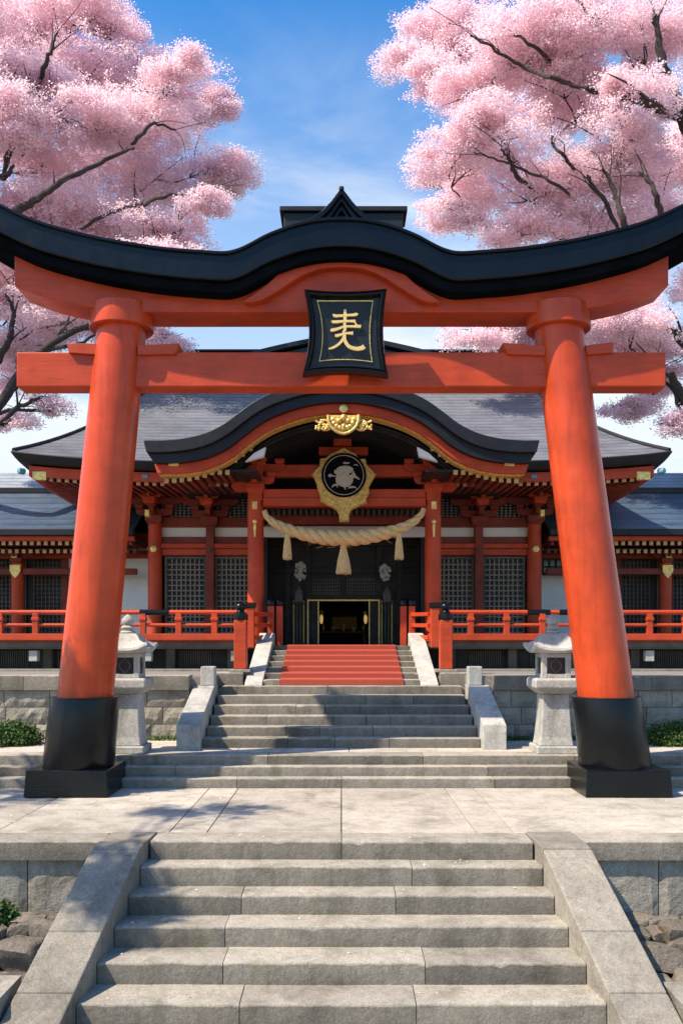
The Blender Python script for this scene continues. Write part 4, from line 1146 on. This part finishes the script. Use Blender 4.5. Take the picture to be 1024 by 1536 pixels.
def stand(pc, label):
    d = 19.2; t = thing('pole_stand', label, 'pole stand', (XX(pc,d), d, 1.77), 'pole stands flanking the doorway')
    g = MB(); g.box(XX(pc-9,d), XX(pc+9,d), d-.06, d+.12, 1.765, 1.80); g.box(XX(pc-8,d), XX(pc+8,d), d-.04, d+.1, ZZ(907,d), ZZ(903,d)); g.build('rack', M['blackwood'], t, bevel=.006)
    for i in range(4):
        x = XX(pc - 7.5 + 5*i, d); g = MB(); g.lathe([(.014,1.80),(.014,ZZ(901,d))], 8, (x, d, 0)); g.build('pole', M['oldgold'] if i in (0,3) else M['brownwood'], t, smooth=40)
    g = MB(); x = XX(pc, d)
    g.box(x-.085, x+.085, d-.04, d+.05, ZZ(903,d)+.003, ZZ(893,d)); g.box(x-.05, x+.05, d-.03, d+.04, ZZ(893,d), ZZ(884,d))
    g.lathe([(.02,0),(.032,.02),(.026,.05),(.012,.07),(.004,.09)], 10, (x, d, ZZ(884,d)))
    for s in (-1,1): g.lathe([(.02,0),(.026,.02),(.004,.10)], 8, (x+s*.07, d, ZZ(893,d)))
    g.build('finial', M['brownwood'], t, smooth=40)
stand(448, 'rack of slender poles with finial left of the doorway'); stand(580, 'rack of slender poles with finial right of the doorway')
# altar inside
ad = 22.0
t = thing('altar_table', 'dark altar table seen through the open doorway', 'altar table', (0, ad, zf))
g = MB(); g.box(-.62, .62, ad-.2, ad+.3, zf+.30, zf+.35); g.build('tabletop', M['darkred'], t, bevel=.008)
for x in (-.58,.58):
    for y in (ad-.16, ad+.26): g = MB(); g.box(x-.03, x+.03, y-.03, y+.03, zf, zf+.30); g.build('leg', M['darkred'], t)
for i, (px, h, nm, lab) in enumerate(((485,.16,'vase','small gilded vase leftmost on the altar table'), (500,.12,'bowl','squat gilded bowl left of centre on the altar table'), (515,.2,'vase','tallest gilded vase at the centre of the altar table'), (530,.12,'bowl','squat gilded bowl right of centre on the altar table'), (545,.16,'vase','small gilded vase rightmost on the altar table'))):
    x = XX(px, ad); g = MB(); r = .045 if nm == 'vase' else .07
    g.lathe([(r*.7,0),(r*.5,h*.12),(r,h*.45),(r*.9,h*.7),(r*.45,h*.85),(r*.8,h)], 16, (x, ad+.02, zf+.351)); tag(g.build(nm, M['gold'], smooth=40, at=(x, ad+.02, zf+.351)), lab, nm)
for px, side in ((482,'left'), (548,'right')):
    d = 21.2; x = XX(px, d); t = thing('hanging_lamp', f'small glowing gilt lamp hanging inside the doorway on the {side}', 'lamp', (x, d, ZZ(905,d)), 'gilt lamps inside the doorway')
    g = MB(); g.lathe([(.06,0),(.05,.02),(.05,.14),(.07,.16),(.01,.2)], 8, (x, d, ZZ(927,d))); g.build('shade', M['gold'], t)
    g = MB(); g.lathe([(.02,-.06),(.04,.0),(.045,.10),(.02,.16)], 10, (x, d-.03, ZZ(932,d))); g.build('flame_glass', M['glow'], t, smooth=40)
    g = MB(); g.tube([(x, d, ZZ(927,d)+.19), (x, d, 3.55)], .006, 6); g.build('chain', M['gold'], t)
g = MB(); d = 23.4; g.box(XX(498,d), XX(535,d), d, d+.06, ZZ(944,d), ZZ(925,d)); o = g.build('gilt_screen', M['oldgold'], bevel=.01, at=(0,d,zf+.5)); tag(o, 'low gilt screen at the back of the dark inner room', 'screen')

# ================================================================== ROCKS, PLANTS
def rock(x, y, z, s, lab):
    import bmesh
    bm = bmesh.new(); bmesh.ops.create_icosphere(bm, subdivisions=3, radius=1)
    sd = Vector((random.uniform(0,50), random.uniform(0,50), random.uniform(0,50)))
    sx_, sy_, sz_ = s*random.uniform(1.3,1.9), s*random.uniform(1.1,1.5), s*random.uniform(.85,1.25)
    pl = [((Vector(q) + Vector((random.gauss(0,.16), random.gauss(0,.16), random.gauss(0,.16)))).normalized(), random.uniform(.50,.66)) for q in ((1,0,0),(-1,0,0),(0,1,0),(0,-1,0),(0,0,1),(0,0,-1))]
    pl += [(Vector((random.gauss(0,1), random.gauss(0,1), random.gauss(0,1))).normalized(), random.uniform(.68,.85)) for _ in range(7)]
    for v in bm.verts:
        p = v.co.copy()
        for nn, dd in pl:
            q = p.dot(nn)
            if q > dd: p -= nn*(q-dd)
        p *= 1 + .10*noise.noise(v.co*2.4 + sd)
        v.co = Vector((p.x*sx_, p.y*sy_, p.z*sz_)) + v.normal*.0
    me = bpy.data.meshes.new('rock'); bm.to_mesh(me); bm.free(); me.materials.append(M['rock'])
    a = me.attributes.new('tone','FLOAT','FACE'); a.data.foreach_set('value', [random.uniform(.2,.9)]*len(me.polygons))
    me.polygons.foreach_set('use_smooth', [True]*len(me.polygons)); me.set_sharp_from_angle(angle=R(42))
    o = bpy.data.objects.new('rock', me); COL.objects.link(o); o.location = (x,y,z); o.rotation_euler = (random.uniform(-.2,.2), random.uniform(-.2,.2), random.uniform(-.5,.5))
    tag(o, lab, 'rock', 'rough rocks on the earth banks'); return o
words = ['flat','squat','angular','rounded','broken','wedge shaped','blocky']
for sx, side in ((-1,'left'), (1,'right')):
    rows_ = [(7.74, -.70, .085), (7.54, -.75, .11), (7.26, -.83, .14), (6.92, -.97, .15)]
    for r, (y, z, s) in enumerate(rows_):
        x = 2.22 + (TF-y)*.139 + s*.9; i = 0
        while x < 3.6:
            ss = s*random.uniform(.75,1.25)
            where = ['first row under wall','second row from wall','third row from wall','row nearest viewer'][r]
            nth = ['closest to the slab','second from the slab','third from the slab','fourth from the slab','fifth from the slab','sixth from the slab','seventh from the slab','eighth from the slab'][min(i,7)]
            rock(sx*x, y+random.uniform(-.06,.06), z+random.uniform(-.02,.05), ss, f'dark rock, {side} bank, {where}, {nth}')
            x += ss*1.75; i += 1
for sx, side in ((-1,'left'), (1,'right')):
    g = MB(); a, b = sorted((sx*2.44, sx*3.9)); g.tread(a, b, 6.10, 6.62, -1.5, ZZ(1472 if sx < 0 else 1482, 6.5), c=.02, j=.01, tone=.4)
    tag(g.build('stone_block', M['wallstone'], smooth=50, at=(sx*3.1, 6.4, -1.2)), f'dressed stone block at the bottom {side} edge beside the foreground steps', 'stone block', 'stone blocks beside the foreground steps')

def leaf_mesh(name, pts, size, m, parent, tone, up=.0):
    """pts Nx3 centres -> quads with random orientation (numpy)"""
    n = len(pts); a = rng.normal(size=(n,3)); a[:,2] *= (1-up); a /= np.linalg.norm(a, axis=1)[:,None]
    b = rng.normal(size=(n,3)); b[:,2] *= (1-up); b -= a*(a*b).sum(1)[:,None]; b /= np.linalg.norm(b, axis=1)[:,None]
    s = (size*rng.uniform(.6,1.35,n))[:,None]; k = rng.uniform(.55,1.0,n)[:,None]
    V = np.stack([pts - a*s*.5, pts + b*s*.5*k, pts + a*s*.5, pts - b*s*.5*k], 1)
    V[:,1] += np.cross(a,b)*s*.18; V[:,3] += np.cross(a,b)*s*.18
    off = np.array(wloc(parent)); V = V.reshape(-1,3) - off
    me = bpy.data.meshes.new(name); me.vertices.add(4*n); me.vertices.foreach_set('co', V.astype(np.float32).ravel())
    me.loops.add(4*n); me.loops.foreach_set('vertex_index', np.arange(4*n, dtype=np.int32))
    me.polygons.add(n); me.polygons.foreach_set('loop_start', np.arange(0,4*n,4,dtype=np.int32)); me.polygons.foreach_set('loop_total', np.full(n,4,dtype=np.int32))
    me.update(calc_edges=True); at = me.attributes.new('tone','FLOAT','FACE'); at.data.foreach_set('value', np.clip(tone,0,1).astype(np.float32))
    me.materials.append(m); o = bpy.data.objects.new(name, me); COL.objects.link(o); o.parent = parent; return o

def bush(x, y, z, rx, ry, rz, label):
    t = thing('bush', label, 'bush', (x,y,z)); n = 9000
    c = rng.normal(size=(260,3)); c /= np.linalg.norm(c,axis=1)[:,None]; c *= rng.uniform(.55,1,260)[:,None]**.5; c[:,2] = np.abs(c[:,2])
    c = c*np.array([rx,ry,rz]) + np.array([x,y,z+.05])
    i = rng.integers(0,260,n); p = c[i] + rng.normal(size=(n,3))*.045
    p[:,2] = np.maximum(p[:,2], z+.01)
    leaf_mesh('foliage', p, .035, M['leaf'], t, .2+.5*rng.random(n) + .25*(rng.random(260)[i]-.5))
    g = MB()
    for k in range(7): e_ = c[k*9]; g.tube([(x,y,z-.02), ((x+e_[0])/2,(y+e_[1])/2,z+.12), tuple(e_)], [.015,.01,.005], 5)
    g.build('stems', M['bark'], t)
bush(XX(12,12.3), 12.35, .36, .42, .36, .22, 'low green bush against the wall at the left edge, beside the black plinth')
bush(XX(1015,12.3), 12.35, .36, .42, .36, .22, 'low green bush against the wall at the right edge, beside the black plinth')
bush(XX(2,7.75), 7.68, -.72, .05, .05, .07, 'small green weed clump under the front left retaining wall')
# moss and weeds along wall foot
n = 2500; p = np.stack([np.where(rng.random(n)<.5, rng.uniform(-4.2,-2.3,n), rng.uniform(2.3,4.2,n)), rng.uniform(12.78,12.98,n), .36+np.abs(rng.normal(size=n))*.035], 1)
t = bpy.data.objects.new('ground_cover', None); COL.objects.link(t); tag(t, 'small weeds growing along the foot of the upper walls', 'weeds', kind='stuff'); leaf_mesh('weed_leaves', p, .03, M['leaf'], t, .3+.5*rng.random(n))

# ================================================================== CHERRY TREES
def cherry(label, base, fork, lobes, n_per, size, gap=-.52, seedd=1):
    rnd = random.Random(seedd); rg = np.random.default_rng(seedd)
    t = thing('cherry_tree', label, 'cherry tree', base, 'blossoming cherry trees')
    B = Vector(base); Fk = Vector(fork)
    tr = MB(); tr.tube([B + Vector((0,0,-.1)), B + Vector((.05,0,.5)), B.lerp(Fk,.35) + Vector((.15,.05,0)), B.lerp(Fk,.7) + Vector((-.1,.0,0)), Fk, Fk + (Fk-B).normalized()*.5], [.46,.36,.31,.28,.25,.17], 14)
    tr.build('trunk', M['bark'], t, smooth=60)
    br = MB(); P_ = []; T_ = []
    # main limbs: lobes grouped by direction, each limb feeds several lobes
    nodes = [(Fk, .20)]
    order = sorted(lobes, key=lambda l: (l[0]-Fk).length)
    for c, rx, ry, rz in order:
        # join to the nearest existing node, preferring ones nearer the fork
        best = min(nodes, key=lambda q: (q[0]-c).length + .25*(q[0]-Fk).length + max(0, q[0].z - c.z + .2)*1.5)
        a, ra = best; ln = (c-a).length; k = 5
        rad0 = max(.022, min(ra*.72, .05 + .022*ln)); pts = []; rad = []
        low = c - Vector((0,0,rz*.35))
        for i in range(k+1):
            u = i/k; p = a.lerp(low, u) + Vector((rnd.uniform(-.12,.12), rnd.uniform(-.12,.12), rnd.uniform(-.10,.10) + .28*math.sin(u*math.pi)*min(1,ln*.25)))*(1 if 0 < i < k else 0)
            pts.append(p); rad.append(rad0*(1-.55*u))
        br.tube([tuple(p) for p in crom([tuple(p) for p in pts], 3)], [rad0*(1-.55*j/(3*k)) for j in range(3*k+1)], 7)
        for i in range(2, k+1): nodes.append((pts[i], rad[i]))
        # twigs
        for i in range(5):
            an = rnd.uniform(0,2*math.pi); e_ = c + Vector((math.cos(an)*rx*rnd.uniform(.35,.75), math.sin(an)*ry*rnd.uniform(.35,.75), rz*rnd.uniform(-.35,.4)))
            s0 = pts[rnd.randrange(2,k+1)]; m_ = s0.lerp(e_,.5) + Vector((rnd.uniform(-.1,.1), rnd.uniform(-.1,.1), rnd.uniform(-.12,.08)))
            tw = crom([tuple(s0), tuple(m_), tuple(e_)], 4); br.tube(tw, [.020*(1-.75*j/8) for j in range(9)], 5)
            for q in range(2):
                f0 = Vector(tw[rnd.randrange(2,7)]); f1 = f0 + Vector((rnd.uniform(-.4,.4), rnd.uniform(-.4,.4), rnd.uniform(-.1,.35))); br.tube([tuple(f0), tuple(f0.lerp(f1,.5)+Vector((0,0,.03))), tuple(f1)], [.009,.007,.003], 4)
        # blossom sprays: clustered pads, denser above, ragged rim
        vol = rx*rz
        ns = int(n_per*vol) + 40
        d_ = rg.normal(size=(ns,3)); d_ /= np.linalg.norm(d_,axis=1)[:,None]
        r_ = rg.random(ns)**.42 * (1 + .10*rg.normal(size=ns)*(rg.random(ns) < .35))
        q = d_*r_[:,None]; q[:,2] = np.where(q[:,2] < -.25, -.25 + (q[:,2]+.25)*.55, q[:,2])
        npad = max(7, int(11*rx*ry)); pc_ = rg.normal(size=(npad,3)); pc_ /= np.linalg.norm(pc_,axis=1)[:,None]; pc_ *= (rg.random(npad)**.45*.76)[:,None]
        pr_s = rg.uniform(.34,.60,npad); pi = rg.integers(0,npad,ns)
        pad = pc_[pi] + q*np.stack([pr_s[pi], pr_s[pi], pr_s[pi]*.62], 1)
        cen = np.array(c) + pad*np.array([rx,ry,rz])*1.04
        # boughs droop at the rim of a pad
        cen[:,2] -= .10*rz*(q[:,0]**2 + q[:,1]**2)
        # ragged by noise: drop sprays in gaps
        keep = np.array([noise.noise(Vector((x*1.5, y*1.5, z*2.1))) + .6*noise.noise(Vector((x*3.6,y*3.6,z*4.4))) > gap for x,y,z in cen])
        cen = cen[keep]; dn = r_[keep]; ns = len(cen); hue = rg.random(ns)
        m = 28; ii = np.repeat(np.arange(ns), m)
        off = rg.normal(size=(len(ii),3))*np.array([.080,.080,.050])
        pp = cen[ii] + off
        P_.append(pp); T_.append(.32 + .42*hue[ii] + .22*(rg.random(len(ii))-.5))
    br.build('branches', M['bark'], t, smooth=60)
    P_ = np.concatenate(P_); T_ = np.concatenate(T_)
    leaf_mesh('crown', P_, size, M['petal'], t, T_, .6)
    return len(P_), t
rl = random.Random(5)
def lob(lst, d0, d1):
    o = []
    for px, py, rx, ry in lst:
        d = rl.uniform(d0, d1); k = d/F; o.append((P(px, py, d), rx*k, rx*k*.85, ry*k*1.05))
    return o
LL = [(110,20,110,48),(15,55,100,65),(165,50,50,40),(232,125,106,46),(120,120,120,50),(302,163,54,40),(30,165,90,55),(215,195,120,44),(328,262,66,30),(60,240,110,45),(215,265,120,42),(303,303,54,24),
      (100,320,120,38),(255,340,85,32),(10,310,70,48),(70,390,120,36),(210,395,95,34),(100,468,110,36),(232,500,74,26),(20,450,70,50),(30,560,65,34),(80,610,34,16),(10,628,45,24),(-80,180,110,120),(-60,430,80,90),(-70,20,110,80),(-140,300,100,100),(338,150,40,26),(150,180,90,44),(60,120,80,46),(120,380,80,34),(10,380,60,40),(20,500,60,40),(352,274,46,20),(150,468,80,36),(45,500,64,38),(262,100,50,34),(90,560,40,20),(175,350,80,34)]
RL = [(682,22,90,38),(637,87,74,30),(760,80,105,46),(705,130,80,30),(860,50,110,56),(970,60,80,64),(745,190,90,36),(677,240,82,30),(830,160,100,42),(940,160,80,46),(695,296,72,30),(800,270,105,42),(900,250,110,42),(1000,240,70,56),
      (690,325,58,20),(785,340,80,32),(880,340,100,38),(980,330,80,42),(715,505,62,20),(800,498,80,32),(930,480,85,46),(1000,530,50,46),(950,608,42,20),(1010,628,42,24),(1105,200,110,130),(1095,450,80,100),(1100,10,110,80),(1170,300,100,100),(860,452,84,32),(765,468,64,30),(985,575,52,30),(960,530,52,34),(645,110,56,28),(720,60,80,36),(660,270,40,22),(830,110,80,40),(930,240,80,40),(905,505,60,30),(935,612,40,22)]
n1, tl = cherry('pink blossoming cherry tree filling the left of the sky', (-11.6, 20.4, 1.3), (-10.4, 20.2, 6.2), lob(LL, 18.6, 22.4), 760, .044, gap=-.62, seedd=3)
n2, tr_ = cherry('pink blossoming cherry tree filling the right of the sky', (11.4, 20.4, 1.3), (10.4, 20.2, 6.4), lob(RL, 18.6, 22.4), 760, .044, gap=-.62, seedd=4)
def limbs(tree, specs, seedd):
    """boughs that show between the blossom pads"""
    rnd = random.Random(seedd)
    for d, r0, r1, pts in specs:
        g = MB(); r0 *= .78; dep = [1.8] + [.45 + .35*math.sin(x*.05) for x, y in pts[1:]]
        c = crom([tuple(P(x, y, d + e)) for (x, y), e in zip(pts, dep)], 5); n = len(c)
        g.tube([Vector(p) + Vector((rnd.uniform(-.03,.03), 0, rnd.uniform(-.03,.03))) for p in c], [(r0 + (r1-r0)*i/(n-1))*min(1, .35+.2*i) for i in range(n)], 8)
        for k in range(int(n*.22)):
            i = rnd.randrange(n//4, n); a = Vector(c[i]); r = (r0 + (r1-r0)*i/(n-1))*.45
            dr = (Vector(c[min(i+1,n-1)]) - Vector(c[max(i-1,0)])).normalized()
            e = a + dr*rnd.uniform(.4,1.0) + Vector((rnd.uniform(-.45,.45), rnd.uniform(-.3,.4), rnd.uniform(-.25,.5)))
            m_ = a.lerp(e,.5) + Vector((rnd.uniform(-.08,.08),0,rnd.uniform(-.05,.10)))
            g.tube(crom([tuple(a), tuple(m_), tuple(e)], 4), [max(.007, r*(1-.8*j/8)) for j in range(9)], 5)
        g.build('bough', M['bark'], tree, smooth=60)
limbs(tl, [(18.3,.11,.03,[(5,262),(18,215),(24,170),(18,130),(14,95)]), (18.2,.08,.03,[(35,235),(50,190),(55,160),(52,135)]), (18.2,.08,.02,[(58,135),(68,95),(80,70),(86,48)]),
    (18.1,.13,.03,[(-10,352),(20,322),(45,305),(75,285),(110,262),(160,240),(200,222)]), (18.2,.07,.02,[(195,220),(215,200),(232,185),(262,195)]), (18.2,.06,.02,[(120,345),(150,325),(190,312),(215,305)]), (18.2,.06,.02,[(190,325),(235,298),(265,292),(305,290)]),
    (18.4,.20,.05,[(-120,700),(-40,650),(5,600),(40,545),(90,508),(150,480)]), (18.4,.12,.03,[(-20,560),(10,520),(20,470),(10,440)]), (18.3,.10,.03,[(0,270),(12,262),(20,250)]), (18.4,.09,.03,[(0,635),(30,610),(60,598)]), (18.4,.08,.02,[(60,525),(105,520),(150,500)])], 5)
limbs(tr_, [(18.2,.26,.03,[(1060,260),(1030,190),(1008,140),(992,92),(985,50),(978,10)]), (18.1,.16,.05,[(1015,178),(985,160),(950,148),(915,142),(880,132)]), (18.1,.07,.02,[(870,134),(835,120),(800,108),(770,92),(735,70),(705,52)]), (18.2,.07,.02,[(840,100),(800,70),(770,50)]), (18.2,.05,.015,[(860,300),(830,275),(805,262),(775,250),(740,238),(710,228)]),
    (18.1,.11,.03,[(950,372),(935,335),(925,300),(915,275),(905,255)]), (18.2,.10,.03,[(1000,350),(985,305),(975,275),(960,260)]), (18.2,.08,.03,[(930,355),(908,305),(890,280),(880,262)]), (18.2,.06,.02,[(870,270),(845,235),(830,220),(828,205)]), (18.1,.06,.02,[(940,80),(900,40),(880,20),(865,0)]),
    (18.4,.22,.08,[(1090,700),(1050,640),(1025,600),(1005,560)]), (18.4,.16,.04,[(1080,560),(1030,520),(1005,495),(960,470)]), (18.3,.08,.02,[(800,285),(770,258),(765,240),(752,225)])], 6)
# a third tree left of the viewer: its boughs give the dappled shade on the steps
LS = []
for i in range(17):
    LS.append((Vector((rl.uniform(-10.4,-6.3), rl.uniform(2.0,8.6), rl.uniform(5.0,7.4))), rl.uniform(.4,.8), rl.uniform(.4,.7), rl.uniform(.18,.30)))
n3, t3 = cherry('blossoming cherry tree left of the foreground steps shading them', (-9.6, 4.6, -1.6), (-8.8, 4.6, 3.4), LS, 60, .075, gap=-.15, seedd=8)
print('blossoms', n1, n2, n3)

# fallen petals on the steps and paving
n = 130; p = []
for i in range(n):
    if rl.random() < .55:
        k = rl.randrange(0, 6); yk, hk = edges[k]; p.append((rl.uniform(-hk+.05, hk-.05)*(1 if rl.random() < .4 else 1), yk + rl.uniform(.03, .24), -RIS*k + .006))
    else: p.append((rl.uniform(-4.5, 4.5), rl.uniform(TF+.03, TB-.05), .006))
t = bpy.data.objects.new('fallen_petals', None); COL.objects.link(t); tag(t, 'pink petals fallen on the steps and paving', 'petals', kind='stuff')
leaf_mesh('petal_scatter', np.array(p), .026, M['petal'], t, rng.random(n), .85)
